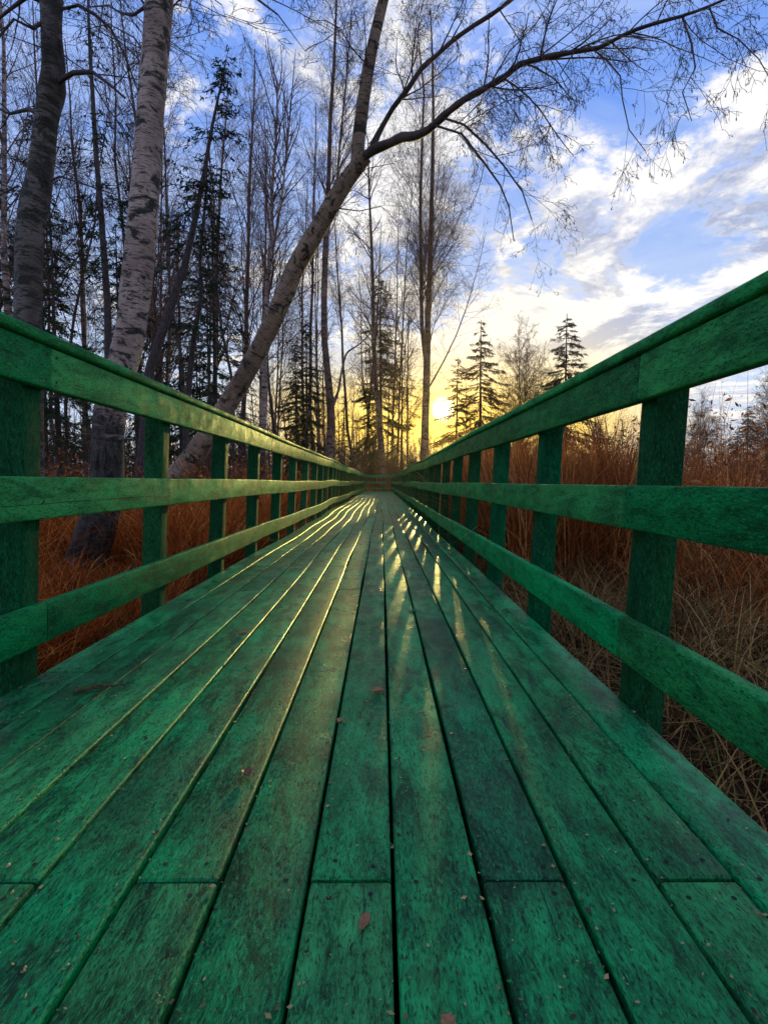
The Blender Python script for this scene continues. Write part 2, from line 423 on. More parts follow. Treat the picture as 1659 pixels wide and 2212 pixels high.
for n, (a, b, x0, x1, k) in enumerate(near):
    holes = []
    if a < 9:
        for yy in (a+.035, b-.035):
            if yy > 0 and yy < 9:
                for fx in (.24, .76): holes.append((x0+(x1-x0)*(fx+rr.uniform(-.04, .04)), yy+rr.uniform(-.008, .008), 0.0, 'z'))
        yj = .857
        while yj < 8:
            if a+.15 < yj < b-.15 and rr.random() < .8: holes.append((x0+(x1-x0)*rr.choice((.24, .76)), yj+rr.uniform(-.01, .01), 0.0, 'z'))
            yj += 1.1
    dz = rr.uniform(-.0018, .0018)
    holes = [(h[0], h[1], h[2]+dz, h[3]) for h in holes]
    me = bar_mesh('deck_board', x0, x1, -.038+dz, dz, a+.0028, b-.0028, rnd=.011 if k == 0 else .0062, step=.3, jit=.0012 if a < 3 else .004, seed=k*3+1, holes=holes, cracks=deck_cracks(a, b, x0, x1, k))
    place('deck_board', me, deck, [M['deck'], M['hole']])
def join_meshes(name, mes):
    V = []; Fc = []; o = 0
    for me in mes:
        for v_ in me.vertices: V.append(tuple(v_.co))
        for p_ in me.polygons: Fc.append(tuple(i+o for i in p_.vertices))
        o = len(V)
    r_ = bpy.data.meshes.new(name); r_.from_pydata(V, [], Fc); r_.update()
    for me in mes: bpy.data.meshes.remove(me)
    return r_
if far:
    me = join_meshes('deck_board', [bar_mesh('b', x0, x1, -.038, 0, a+.0028, b-.0028, seed=k*3+1, jit=.004) for (a, b, x0, x1, k) in far])
    o = place('distant_deck_boards', me, deck, [M['deck']]); o['kind'] = 'stuff'
for x in (-1.15, -.62, -.22, .2, .70):
    me = bar_mesh('stringer', x-.02, x+.02, -.24, -.044, -1.5, END-.1, seed=2, jit=0)
    place('stringer', me, deck, [M['under']])

# ------------------------------------------------------------------ railings
LEAN = .05
def box_post(x0, x1, y0, y1, z0, z1, lean, name='post'):
    rnd = .006; q = []
    for cx, cy, a0 in ((x1-rnd, y1-rnd, 0), (x0+rnd, y1-rnd, 90), (x0+rnd, y0+rnd, 180), (x1-rnd, y0+rnd, 270)):
        for k in range(4):
            a = R(a0+30*k); q.append((cx+rnd*math.cos(a), cy+rnd*math.sin(a)))
    n = len(q); zs = [z0+(z1-z0)*i/6 for i in range(7)]
    wx, wz = wob(y0)
    V = [(x+lean*z+wx, y, z+wz) for z in zs for (x, y) in q]
    Fc = [(i*n+j, i*n+(j+1) % n, (i+1)*n+(j+1) % n, (i+1)*n+j) for i in range(6) for j in range(n)]
    Fc += [tuple(reversed(range(n))), tuple(range(6*n, 7*n))]
    me = bpy.data.meshes.new(name); me.from_pydata(V, [], Fc); me.update()
    me.polygons.foreach_set('use_smooth', [True]*len(Fc)); me.set_sharp_from_angle(angle=R(40)); return me
def railing(side, label, posts, inner, zs, joints, capz, loc):
    root = empty('railing', loc, label, 'railing')
    s = side                                            # +1: railing on the right of the deck
    for i, y in enumerate(posts):
        x0, x1 = (inner, inner+.095) if s > 0 else (inner-.095, inner)
        rng = random.Random(i+5*s)
        ln = LEAN+rng.uniform(-.006, .006)*(i > 1)
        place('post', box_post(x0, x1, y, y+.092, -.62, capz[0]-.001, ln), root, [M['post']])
    for nm, (z0, z1), js in zip(('bottom_rail', 'middle_rail', 'top_rail'), zs, joints):
        x0, x1 = (inner-.038, inner-.0005) if s > 0 else (inner+.0005, inner+.038)
        cuts = [-1.2]+js+[END-.05]
        for n, (a, b) in enumerate(zip(cuts[:-1], cuts[1:])):
            holes = []
            xf = x0 if s > 0 else x1
            for yy, on in ((a+.028, n > 0), (b-.028, n < len(cuts)-2)):
                if on and yy < 12:
                    for fz in (.2, .8): holes.append((xf, yy+.003*fz, z0+(z1-z0)*fz, -s))
            for y in posts:
                if a+.3 < y < b-.3 and y < 8: holes.append((xf, y+.05, z0+(z1-z0)*.42, -s))
            me = bar_mesh(nm, x0, x1, z0+.001*n*(-1)**n, z1+.001*n*(-1)**n, a+.0014, b-.0014, LEAN, .0075, .4, seed=n+int(z0*100), jit=.0015, holes=holes,
                          cracks=[(z0+(z1-z0)*.36, 1.2, 4.1, .0028, 1)] if (s < 0 and nm == 'middle_rail' and n == 0) else [])
            place(nm, me, root, [M['rail'], M['hole']])
    cx0, cx1 = (inner-.052, inner+.115) if s > 0 else (inner-.115, inner+.052)
    cuts = [-1.2]+[1.0+3.66*n-.6*s for n in range(1, 10)]+[END-.03]
    for n, (a, b) in enumerate(zip(cuts[:-1], cuts[1:])):
        me = bar_mesh('cap_rail', cx0, cx1, capz[0], capz[1], a+.001, b-.001, LEAN, .013, .4, seed=n+40, jit=.001)
        place('cap_rail', me, root, [M['rail'], M['hole']])
    return root
lposts = [1.72-1.09]+[1.72+1.09*k for k in range(33)]
lposts = [y for y in lposts if y < END-.1]
rposts = [.47]+[1.535+1.05*k for k in range(34)]
rposts = [y for y in rposts if y < END-.1]
def seq(a, d): 
    o = []
    while a < END-1: o.append(a); a += d
    return o
railing(-1, 'green railing catching the low sun on its inner face, big white birch behind it', lposts, -1.188,
        [(.119, .257), (.542, .684), (.975, 1.113)], [seq(1.80, 3.27), seq(7.2, 3.6), seq(1.80, 3.6)], (1.115, 1.153), (-1.19, 0, GZ))
railing(1, 'green railing in its own shade with the open sky and brush behind it', rposts, .742,
        [(.135, .262), (.526, .657), (.903, 1.040)], [seq(1.585, 3.27), seq(1.60, 3.6), seq(1.575, 3.6)], (1.042, 1.080), (.742, 0, GZ))
# end railing across the walkway
er = empty('railing', (-.22, END+.1, GZ), 'short green railing closing the far end of the boardwalk', 'railing')
def xbar(name, x0, x1, y0, y1, z0, z1, mat):
    me = bar_mesh(name, -y1, -y0, z0, z1, x0, x1, 0, .006, .4, wave=False)
    for v_ in me.vertices: c = v_.co.copy(); v_.co = (c.y, -c.x, c.z)
    o = place(name, me, er, [mat]); return o
for z0, z1, nm in ((.10, .25, 'bottom_rail'), (.52, .66, 'middle_rail'), (.94, 1.12, 'top_rail')):
    xbar(nm, -1.16, .79, END+.06, END+.098, z0, z1, M['rail_cross'])
for x in (-1.12, -.48, .1, .68):
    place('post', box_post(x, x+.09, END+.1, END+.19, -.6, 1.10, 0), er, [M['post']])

# ------------------------------------------------------------------ ground
def gh(x, y):
    return GZ + .05*math.sin(x*.7+1)*math.cos(y*.5) + .03*math.sin(x*2.1+y*1.3) + max(0, min(1, (abs(x)-8)/40))*.35
gx = sorted(set([-400, -250, -150, -100, -70]+[round(-50+i*2.0, 2) for i in range(51)]+[round(-9+i*.3, 2) for i in range(61)]+[70, 100, 150, 250, 400]))
gy = sorted(set([-60, -30, -12]+[round(-6+i*.35, 2) for i in range(80)]+[round(22+i*2, 2) for i in range(30)]+[90, 110, 140, 180, 260, 400, 700]))
V = [(x, y, gh(x, y)) for y in gy for x in gx]; nx = len(gx)
Q = [(j*nx+i, j*nx+i+1, (j+1)*nx+i+1, (j+1)*nx+i) for j in range(len(gy)-1) for i in range(nx-1)]
tag(link('ground', mesh_np('ground', V, Q, smooth=True), None, [M['ground']]), kind='structure')

# ------------------------------------------------------------------ grass (uncountable)
def blades(n, pos, h, wd, lean, seed, tint=None, zbase=None, nseg=4, curl=.6):
    rng = np.random.default_rng(seed)
    x, y = pos; az = rng.uniform(0, 2*np.pi, n)
    dirx, diry = np.cos(az), np.sin(az)
    sx, sy = -diry, dirx
    rot = rng.uniform(-.8, .8, n); ax = sx*np.cos(rot)+dirx*np.sin(rot); ay = sy*np.cos(rot)+diry*np.sin(rot)
    z0 = np.array([gh(a, b) for a, b in zip(x, y)]) if zbase is None else zbase
    V = np.zeros((n, nseg+1, 2, 3)); cx = x.copy(); cy = y.copy(); cz = z0-.02
    ang = lean*rng.uniform(.3, 1.2, n)
    for i in range(nseg+1):
        f = i/nseg; w = wd*(1-f)**.7*.5+.0004
        V[:, i, 0, 0] = cx-ax*w; V[:, i, 0, 1] = cy-ay*w; V[:, i, 0, 2] = cz
        V[:, i, 1, 0] = cx+ax*w; V[:, i, 1, 1] = cy+ay*w; V[:, i, 1, 2] = cz
        st = h/nseg; cx = cx+dirx*np.sin(ang)*st; cy = cy+diry*np.sin(ang)*st; cz = np.maximum(cz+np.cos(ang)*st, z0+.004)
        ang = ang+curl*rng.uniform(.1, .9, n)/nseg*2
    V = V.reshape(-1, 3); k = (nseg+1)*2
    q = np.array([[2*i, 2*i+1, 2*i+3, 2*i+2] for i in range(nseg)])
    Q = (q[None]+(np.arange(n)*k)[:, None, None]).reshape(-1, 4)
    t_ = rng.random(n) if tint is None else tint
    return V, Q, np.repeat(t_, k)
def stuff(name, parts, mat, label, cat):
    V = []; Q = []; T_ = []; o = 0
    for v_, q_, t_ in parts: V.append(v_); Q.append(q_+o); T_.append(t_); o += len(v_)
    ob = link(name, mesh_np(name, np.concatenate(V), np.concatenate(Q), attrs={'tint': np.concatenate(T_)}), None, [mat])
    return tag(ob, label, cat, kind='stuff')
# leafy weeds at the right, seed heads and curled dry leaves
def leaf_cloud(n, c, seed, size):
    rng = np.random.default_rng(seed); a = rng.normal(0, 1, (n, 3)); a /= np.linalg.norm(a, axis=1)[:, None]
    b = np.cross(a, rng.normal(0, 1, (n, 3))); b /= np.linalg.norm(b, axis=1)[:, None]
    s = size*rng.uniform(.4, 1.5, n)[:, None]
    v = np.stack([c-a*s, c+b*s*.35, c+a*s, c-b*s*.35], 1).reshape(-1, 3)
    return v, np.arange(n*4).reshape(-1, 4), np.repeat(rng.random(n), 4)
g = np.random.default_rng(11)
def scatter(n, x0, x1, y0, y1, px=1.0, py=1.6):
    return x0+(x1-x0)*g.random(n)**px, y0+(y1-y0)*g.random(n)**py
def patchy(x, y, s, k=.5):
    return (np.sin(x*s+1.3)*np.cos(y*s*.8+.4)+np.sin(x*s*2.3+y*s*1.7)*.6)*k
# left: rust-red standing grass
parts = []
x, y = scatter(60000, -1.75, -11, 2.2, 26, 1.5, 1.5)
h = np.clip(1.2+.4*patchy(x, y, .9)+g.normal(0, .28, len(x)), .3, 2.1)*np.clip((-x-1.5)/1.2+.35, .35, 1)
h = np.where((x/y > -.80) & (x/y < -.40) & (y < 5.9), np.minimum(h, .32+g.random(len(x))*.25), h)*np.where(patchy(x, y, 1.7, 1) > -.1, 1, .62)
parts.append(blades(len(x), (x, y), h, (.009+.0006*y)*g.uniform(.5, 1.6, len(x)), .38, 1, curl=1.2, nseg=5))
x, y = scatter(26000, -8, -60, 10, 75, 1.2, 1.1)
parts.append(blades(len(x), (x, y), np.clip(g.normal(1.15, .3, len(x)), .4, 1.9), .03, .3, 2, nseg=3))
x, y = scatter(15000, -2.0, -12, 3, 28, 1.4, 1.4)
k_ = ~((x/y > -.80) & (x/y < -.40) & (y < 5.9)); x, y = x[k_], y[k_]
zt = np.array([gh(a, b) for a, b in zip(x, y)])+(1.2+.35*patchy(x, y, .9))*g.uniform(.1, 1.25, len(x))
parts.append(leaf_cloud(len(x), np.stack([x, y, zt], 1), 22, .02+.001*y[:, None]))
x, y = scatter(14000, -1.6, -9, 5.9, 24, 1.4, 1.3)
parts.append(blades(len(x), (x, y), np.clip(g.normal(.95, .3, len(x)), .3, 1.7), .011+.0006*y, .75, 34, curl=1.5, nseg=5))
stuff('grass', parts, M['grass_red'], 'tall rust red dry grass standing behind the sunlit railing', 'grass')
# right: brown tall grass
parts = []
x, y = scatter(56000, 1.5, 11, 3.4, 26, 1.4, 1.3)
k_ = (patchy(x, y, 1.9, 1) > -.25) | (y > 12); x, y = x[k_], y[k_]
h = np.clip(1.05+.45*patchy(x, y, .8)+g.normal(0, .25, len(x)), .25, 2.0)*np.clip((x-.6)/2.2, .35, 1)*np.clip((y-1.2)/4, .4, 1)
h = np.where((x < 3.2) & (x > 1.1) & (y > 5.2) & (y < 11.5), np.maximum(h, np.where(g.random(len(x)) < .6, 1.62, 1.0)+g.normal(0, .25, len(x))), h)
parts.append(blades(len(x), (x, y), h, (.008+.0006*y)*g.uniform(.5, 1.7, len(x)), .42, 3, curl=1.35, nseg=5))
x, y = scatter(34000, 9, 75, 8, 80, 1.3, 1.2)
parts.append(blades(len(x), (x, y), np.clip(g.normal(1.35, .35, len(x)), .5, 2.2), .032, .3, 4, nseg=3))
x, y = scatter(9000, -3.5, 5, 37.5, 60, 1, 1.2)
parts.append(blades(len(x), (x, y), np.clip(g.normal(1.0, .3, len(x)), .4, 1.6), .03, .3, 5, nseg=3))
x, y = scatter(9000, 1.25, 3.0, 5.2, 11.5, 1, 1)
parts.append(blades(len(x), (x, y), np.clip(1.5+g.normal(0, .25, len(x)), .6, 2.1), .012, .16, 33, curl=.4))
stuff('grass', parts, M['grass_brown'], 'tall tangled brown grass and reeds behind the shaded railing', 'grass')
# matted straw lying on the mud beside the deck
parts = []
x, y = scatter(12000, .85, 5.5, .3, 9, 1.3, 1.2)
hh = np.clip(g.normal(.34, .12, len(x)), .08, .7)
z0 = np.array([gh(a, b) for a, b in zip(x, y)])+np.abs(g.normal(0, .05, len(x)))+.10*np.clip(patchy(x, y, 2.2, 1), 0, 1)
parts.append(blades(len(x), (x, y), hh, .006, 1.35, 6, zbase=z0, curl=.5))
x, y = scatter(9000, -1.25, -4.5, .5, 12, 1.3, 1.2)
z0 = np.array([gh(a, b) for a, b in zip(x, y)])+np.abs(g.normal(0, .04, len(x)))
parts.append(blades(len(x), (x, y), np.clip(g.normal(.3, .12, len(x)), .08, .6), .006, 1.35, 7, zbase=z0, curl=.5))
x, y = scatter(10000, 1.2, 5.5, 1.2, 8, 1, 1)                     # drooping clumps
cl = g.integers(0, 90, len(x)); cxs = g.uniform(1.25, 5.5, 90); cys = g.uniform(1.4, 8, 90)
x = cxs[cl]+g.normal(0, .09, len(x)); y = cys[cl]+g.normal(0, .09, len(x))
parts.append(blades(len(x), (x, y), np.clip(g.normal(.62, .2, len(x)), .2, 1.1), .0065, .55, 8, curl=1.7, nseg=6))
stuff('matted_straw', parts, M['straw'], 'matted straw and fallen stalks on the dark mud beside the deck', 'straw')
x, y = scatter(42000, 2.6, 34, 4.5, 34, 1.3, 1.2)
zt = np.array([gh(a, b) for a, b in zip(x, y)])+(1.5+.5*patchy(x, y, .55)+.025*y)*g.uniform(.35, 1.15, len(x))
pa = [leaf_cloud(len(x), np.stack([x, y, zt], 1), 21, .024+.0012*y[:, None])]
x, y = scatter(5200, 3.0, 34, 5, 34, 1.2, 1.1)
pa.append(blades(len(x), (x, y), np.clip(1.7+.5*patchy(x, y, .55)+.025*y+g.normal(0, .25, len(x)), .6, 3.2), .012, .14, 9, curl=.3))
nP = 1500
x, y = scatter(nP, 2.2, 16, 4.5, 24, 1.2, 1.2); hP = 1.35+.4*patchy(x, y, .55)+g.normal(0, .2, nP); aP = g.uniform(0, 6.28, nP); lP = g.uniform(.05, .35, nP)
zb = np.array([gh(a, b) for a, b in zip(x, y)]); f_ = g.random((nP, 16))**.8
cx_ = x[:, None]+np.cos(aP)[:, None]*(lP[:, None]*(.6+.6*f_**2))+g.normal(0, .012, f_.shape); cy_ = y[:, None]+np.sin(aP)[:, None]*(lP[:, None]*(.6+.6*f_**2))+g.normal(0, .012, f_.shape)
cz_ = (zb+hP)[:, None]+.20*f_-.12*f_**3
c_ = np.stack([cx_, cy_, cz_], -1).reshape(-1, 3); pa.append(leaf_cloud(len(c_), c_, 23, .016))
stuff('undergrowth', pa, M['leafy'], 'dense dry brown weeds with curled leaves beyond the shaded railing', 'undergrowth')

# ------------------------------------------------------------------ trees: prototypes and copies
SP_BIRCH = dict(seg=[7, 6, 5, 4], wob=[.09, .13, .17, .2], up=[.03, .02, -.02, -.07], den=[2.1, 3.8, 6.5], ang=[(25, 50), (28, 60), (30, 70)],
                len=[(.4, .62), (.38, .6), (.32, .6)], rr=[.6, .6, .6], rmin=.0035, catr=.0035, t0=.12)
def auto_trunk(H, r, rng, lean=(0, 0), wobble=.03, n=10):
    pts = []; x = y = 0.0; dx, dy = lean
    for i in range(n):
        f = i/(n-1); pts.append(Vector((x, y, f*H)))
        x += dx*H/(n-1)+rng.gauss(0, wobble)*H/(n-1); y += dy*H/(n-1)+rng.gauss(0, wobble)*H/(n-1)
    return pts, [r*(1.25 if i == 0 else 1)*(1-.86*i/(n-1)) for i in range(n)]
def make_bare(label, group, H, r, seed, start=.25, nb=30, ang=(22, 42), blen=.32, lean=(0, 0), sp=SP_BIRCH, bark='birch_far', name='birch_tree', stems=1, cat=False, wobble=.03, rmin=None):
    rng = random.Random(seed)
    sp = dict(sp)
    if rmin: sp['rmin'] = rmin
    root = empty(name, (0, 0, 0), label, 'tree', group)
    paths = []; T = Tubes()
    for s in range(stems):
        pts, rad = auto_trunk(H*(1-.08*s), r*(1 if stems == 1 else .75), rng, (lean[0]+(s*.05-.02*(stems-1)), lean[1]), wobble)
        paths.append((pts, rad, 0))
        for _ in range(nb):
            f = start+(1-start)*rng.random()**.9*.97; x = f*(len(pts)-1); i = min(int(x), len(pts)-2)
            q = pts[i].lerp(pts[i+1], x-i); d = (pts[i+1]-pts[i]).normalized()
            a = R(rng.uniform(*ang)); cd = (d*math.cos(a)+perp(d, rng)*math.sin(a)).normalized()
            prof = (1-abs(f-(start+.25))/(1-start+.2))
            grow(T, q, cd, H*blen*rng.uniform(.5, 1.1)*(.35+.8*prof)*(1.15-f*.6), r*.33*(1.1-f), 0, sp, rng)
    link('trunk', trunk_mesh('trunk', paths, 9, seed), root, [M[bark]])
    link('crown', T.build('crown'), root, [M['twig']])
    return root
def make_spruce(label, group, H, r, seed, dens=1.0, width=.19, base=.08, sparse=.15, lean=(0, 0), mat='needle', size=.075, name='spruce_tree', ragged=.3, topcl=0, taper=.75):
    rng = random.Random(seed); root = empty(name, (0, 0, 0), label, 'tree', group)
    pts, rad = auto_trunk(H, r, rng, lean, .008)
    T = Tubes(); C = []; A = []; S = []
    z = base*H
    side = rng.uniform(0, 6.28)
    while z < H*.985:
        f = z/H
        i = min(int(f*(len(pts)-1)), len(pts)-2); q0 = pts[i].lerp(pts[i+1], f*(len(pts)-1)-i)
        prof = (1-f)**taper*(.35+.65*min(1, (f-base)/.12+.3))
        nbr = rng.choice((4, 5, 6))
        for b in range(nbr):
            if rng.random() < sparse: continue
            az = rng.uniform(0, 6.28); L = H*width*prof*rng.uniform(1-ragged*1.4, 1+ragged)+.1
            el = .35*(f-.45)-.12+rng.gauss(0, .08)
            d = Vector((math.cos(az), math.sin(az), el)).normalized(); n = 6
            p = q0.copy(); pl = [p]
            for k in range(n-1):
                d = (d+Vector((rng.gauss(0, .05), rng.gauss(0, .05), (-.10 if k < 3 else .10)+rng.gauss(0, .04)))).normalized(); p = p+d*L/(n-1); pl.append(p)
            T.add(pl, .006+.009*L, .003, 3)
            ns = int(L*17*dens)+3
            for _ in range(ns):
                u = rng.random()**.65; xi = u*(n-1); k = min(int(xi), n-2); q = pl[k].lerp(pl[k+1], xi-k); dd = (pl[k+1]-pl[k]).normalized()
                sl = (.10+.34*L*(1-u*.75))*rng.uniform(.45, 1.1)
                sd = (dd*.75+Vector((-dd.y, dd.x, 0))*rng.choice((-1, 1))*rng.uniform(.4, 1)+Vector((0, 0, rng.uniform(-.55, .05)))).normalized()
                m = max(2, int(sl/(size*.62)))
                for w in range(m):
                    c = q+sd*(sl*(w+.5)/m)+Vector((rng.gauss(0, .018), rng.gauss(0, .018), rng.gauss(0, .02)-.03*w/m))
                    C.append(tuple(c)); a = (sd+Vector((rng.gauss(0, .45), rng.gauss(0, .45), rng.gauss(0, .4)-.15))).normalized(); A.append(tuple(a)); S.append(size*rng.uniform(.6, 1.3))
        z += H*rng.uniform(.022, .04)*(1.15-f*.5)
    C = np.array(C); A = np.array(A); S = np.array(S)[:, None]; rg = np.random.default_rng(seed)
    B = np.cross(A, rg.normal(0, 1, A.shape)); B /= np.linalg.norm(B, axis=1)[:, None]+1e-9
    D = np.cross(A, B)
    V = np.stack([C-A*S*.8, C+B*S*.2, C+A*S*.8, C-B*S*.2, C-A*S*.7, C+D*S*.2, C+A*S*.9, C-D*S*.2], 1).reshape(-1, 3)
    me = T.build('limbs'); nv = len(me.vertices); tv = np.empty(nv*3, dtype=np.float32); me.vertices.foreach_get('co', tv)
    tq = np.empty(len(me.loops), dtype=np.int32); me.loops.foreach_get('vertex_index', tq); bpy.data.meshes.remove(me)
    tq = tq.reshape(-1, 4); fq = np.arange(len(V)).reshape(-1, 4)+nv
    link('trunk', trunk_mesh('trunk', [(pts, rad, 0)], 8, seed), root, [M['bark']])
    cm = mesh_np('crown', np.concatenate([tv.reshape(-1, 3), V]), np.concatenate([tq, fq]), midx=np.concatenate([np.zeros(len(tq)), np.ones(len(fq))]))
    link('crown', cm, root, [M['bark'], M[mat]])
    return root
used = set()
def put(proto, px, d, label, group=None, scale=1.0, rz=0.0, tilt=(0, 0), height=None, base_h=None, zoff=0.0):
    """stand a tree d metres out on the bearing of picture column px; the first use moves the prototype, later ones copy it"""
    if proto.name in used:
        o = proto.copy(); COL.objects.link(o)
        for ch in list(proto.children):
            c = ch.copy(); COL.objects.link(c); c.parent = o
    else: o = proto; used.add(proto.name)
    v = P(px, 1040, d); o.location = (v.x, d, gh(v.x, d)-.05+zoff)
    o.rotation_euler = (tilt[0], tilt[1], rz); o.scale = (scale,)*3
    o['label'] = label
    if group: o['group'] = group
    elif 'group' in o: del o['group']
    return o
def topped(H, px, topy, d):     # scale so that the top of a tree H high is seen at row topy
    return ((1040-topy)/F*d+EYE-GZ)/H

# --- hero birches, built where they stand
def hero(name, label, trunks, bark, T, cat=None, base=None, tsides=24, seed=1, twig='branch'):
    base = base or trunks[0][0][0]
    root = empty(name, base, label, 'tree')
    place('trunk', trunk_mesh('trunk', trunks, tsides, seed), root, [M[bark]])
    place('crown', T.build('crown'), root, [M[twig]])
    if cat is not None and cat.g: place('catkins', cat.build('catkins'), root, [M['catkin']])
    return root
def rad_px(w, d): return w/F*d/2
SP_HANG = dict(seg=[7, 6, 5, 4], wob=[.10, .15, .2, .22], up=[-.02, -.05, -.09, -.12], den=[7, 12, 15], ang=[(25, 60), (25, 65), (30, 75)],
               len=[(.35, .6), (.35, .6), (.3, .55)], rr=[.6, .6, .6], rmin=.0020, catr=.0033, t0=.1, cat=.62)
SP_HANGFAR = dict(SP_HANG, den=[4., 8., 10.0], rmin=.003, cat=.0)
# B: the big white birch behind the left railing
dB = 5.86
bp = [(170, 1262), (188, 1210), (222, 1100), (231, 1029), (233, 905), (262, 800), (283, 720), (297, 600), (306, 500), (313, 400), (325, 240), (335, 120), (345, 0), (362, -160), (385, -420)]
bw = [120, 88, 75, 66, 64, 62, 60, 62, 62, 60, 57, 57, 57, 50, 40]
B_pts = [P(x, y, dB) for x, y in bp]; B_rad = [rad_px(w, dB)*.96 for w in bw]
T = Tubes(); rng = random.Random(3)
top = B_pts[-1]
tr = [(B_pts, B_rad, 0)]
lim = [(385, -420, dB), (400, -600, 5.7), (430, -900, 5.4)]
tr.append(([P(*q) for q in lim], [B_rad[-1]*.95, .06, .03], 6))
for k in range(8):
    a = 6.28*k/8+.3; s = rng.uniform(.62, 1); i = 11+int(s*3.99) if s < 1 else 13; i = min(i, 13)
    q = B_pts[i].lerp(B_pts[i+1] if i+1 < len(B_pts) else B_pts[i], rng.random())
    grow(T, q, Vector((math.cos(a), math.sin(a)*.8, .75)).normalized(), rng.uniform(2.6, 4.2), .035, 0, dict(SP_HANGFAR, up=[-.05, -.08, -.1, -.12], wob=[.1, .15, .2, .22]), rng)
# limbs that pass through the top of the picture
for path, r in (([(352, -60, dB), (430, -60, 5.6), (520, -30, 5.4), (600, 30, 5.3), (660, 110, 5.2)], .022), ([(355, -120, dB), (450, -190, 5.9), (560, -160, 6), (650, -70, 6), (720, 20, 6.1)], .024),
                ([(340, 60, dB), (385, 0, 6), (440, -20, 6.2), (480, 10, 6.3), (500, 80, 6.4)], .014), ([(325, 5, dB), (290, 30, 6), (262, 28, 6.2), (235, 10, 6.4), (190, 14, 6.6), (150, -10, 6.8)], .02),
                ([(318, 120, 5.9), (290, 80, 6.3), (235, 50, 6.6), (195, 60, 6.8), (160, 40, 7)], .012)):
    pp = [P(*q) for q in path]; T.add(pp, r, r*.12, 6); dress(T, pp, [r*(1-.13*i) for i in range(len(pp))], SP_HANGFAR, 2.4, rng, (.7, 1.7))
hero('birch_tree', 'big white barked birch rising closest behind the sunlit railing', tr, 'birch', T, base=Vector((B_pts[0].x, dB, GZ)), seed=5)
# A: the darker old birch further left
dA = 8.0
ap = [(62, 1180), (60, 1000), (60, 690), (62, 600), (63, 520), (72, 460), (84, 400), (92, 340), (96, 290), (104, 230), (116, 185), (112, 130), (110, 60), (112, 0), (118, -160), (130, -400)]
aw = [80, 60, 52, 52, 53, 56, 52, 46, 44, 45, 50, 38, 38, 40, 32, 20]
A_pts = [P(x, y, dA) for x, y in ap]; A_rad = [rad_px(w, dA) for w in aw]
T = Tubes(); rng = random.Random(8)
for path, r in (([(116, 185, dA), (135, 170, 7.9), (158, 156, 7.8), (200, 154, 7.7), (235, 180, 7.6), (270, 210, 7.5)], .045), ([(112, 10, dA), (60, -10, 8), (20, 20, 8), (-40, 70, 8)], .04),
                ([(100, 250, dA), (60, 235, 8.2), (20, 245, 8.4), (-30, 220, 8.5)], .035), ([(126, 20, dA), (170, 10, 8), (205, 30, 8), (240, 60, 8), (270, 120, 8), (300, 200, 8)], .03),
                ([(108, 60, dA), (132, 90, 8), (140, 150, 8), (136, 190, 8)], .03), ([(105, 40, dA), (70, 60, 7.8), (30, 40, 7.6), (-20, 100, 7.5)], .03),
                ([(85, 400, dA), (130, 380, 7.8), (190, 400, 7.6), (250, 420, 7.5)], .018), ([(112, -40, dA), (180, -90, 8), (260, -60, 8.2), (330, 30, 8.4), (370, 110, 8.5)], .03),
                ([(80, 430, dA), (40, 400, 8), (0, 420, 8), (-30, 470, 8)], .018)):
    pp = [P(*q) for q in path]; T.add(pp, r, r*.35, 6); dress(T, pp, [r*(1-.12*i) for i in range(len(pp))], dict(SP_HANGFAR, up=[.01, -.02, -.05, -.08]), 3.2, rng, (.7, 1.8), t0=.05)
hero('birch_tree', 'dark old birch with an elbow high on its stem, furthest from the sun', [(A_pts, A_rad, 1.2)], 'birch_old', T, base=Vector((A_pts[0].x, dA, GZ)), seed=9)
# C: the leaning birch that forks over the walkway
cp = [(325, 1180, 10.2), (350, 1100, 10.1), (383, 1027, 10), (401, 1009, 10), (443, 949, 9.9), (497, 866, 9.8), (533, 805, 9.6), (563, 748, 9.5), (591, 688, 9.3), (613, 638, 9.2), (636, 580, 9.1), (673, 518, 8.9), (722, 432, 8.7), (760, 372, 8.55), (790, 335, 8.45)]
cw = [70, 62, 52, 48, 45, 42, 39, 38, 38, 38, 37, 36, 34, 32, 30]
C_pts = [P(*q) for q in cp]; C_rad = [rad_px(w, q[2]) for w, q in zip(cw, cp)]
s1 = [(772, 352, 8.5), (773, 315, 8.5), (778, 270, 8.45), (786, 210, 8.4), (795, 150, 8.4), (806, 90, 8.3), (820, 30, 8.3), (838, -40, 8.2), (860, -160, 8.1), (880, -320, 8)]
r1 = [(785, 338, 8.45), (829, 315, 8.1), (870, 300, 7.8), (904, 292, 7.5), (940, 270, 7.2), (994, 215, 6.9), (1064, 172, 6.5), (1149, 132, 6.1), (1244, 105, 5.8), (1329, 82, 5.5), (1419, 45, 5.3), (1469, 38, 5.2), (1554, 2, 5.0), (1680, -60, 4.8)]
r2 = [(800, 325, 8.4), (812, 300, 8.3), (829, 270, 8.3), (870, 200, 8.1), (920, 135, 8), (975, 85, 7.9), (1050, 40, 7.8), (1110, -5, 7.7), (1200, -90, 7.6)]
s1p = [P(*q) for q in s1]; r1p = [P(*q) for q in r1]; r2p = [P(*q) for q in r2]
w1 = [26, 27, 26, 25, 24, 23, 21, 20, 17, 12]; wr1 = [20, 19, 18, 18, 15, 13, 12, 11, 10, 8, 7, 6, 5, 3]; wr2 = [15, 12, 11, 10, 10, 9, 8, 7, 5]
s1r = [rad_px(w, q[2]) for w, q in zip(w1, s1)]; r1r = [rad_px(w, q[2]) for w, q in zip(wr1, r1)]; r2r = [rad_px(w, q[2]) for w, q in zip(wr2, r2)]
T = Tubes(); K = Tubes(); rng = random.Random(21)
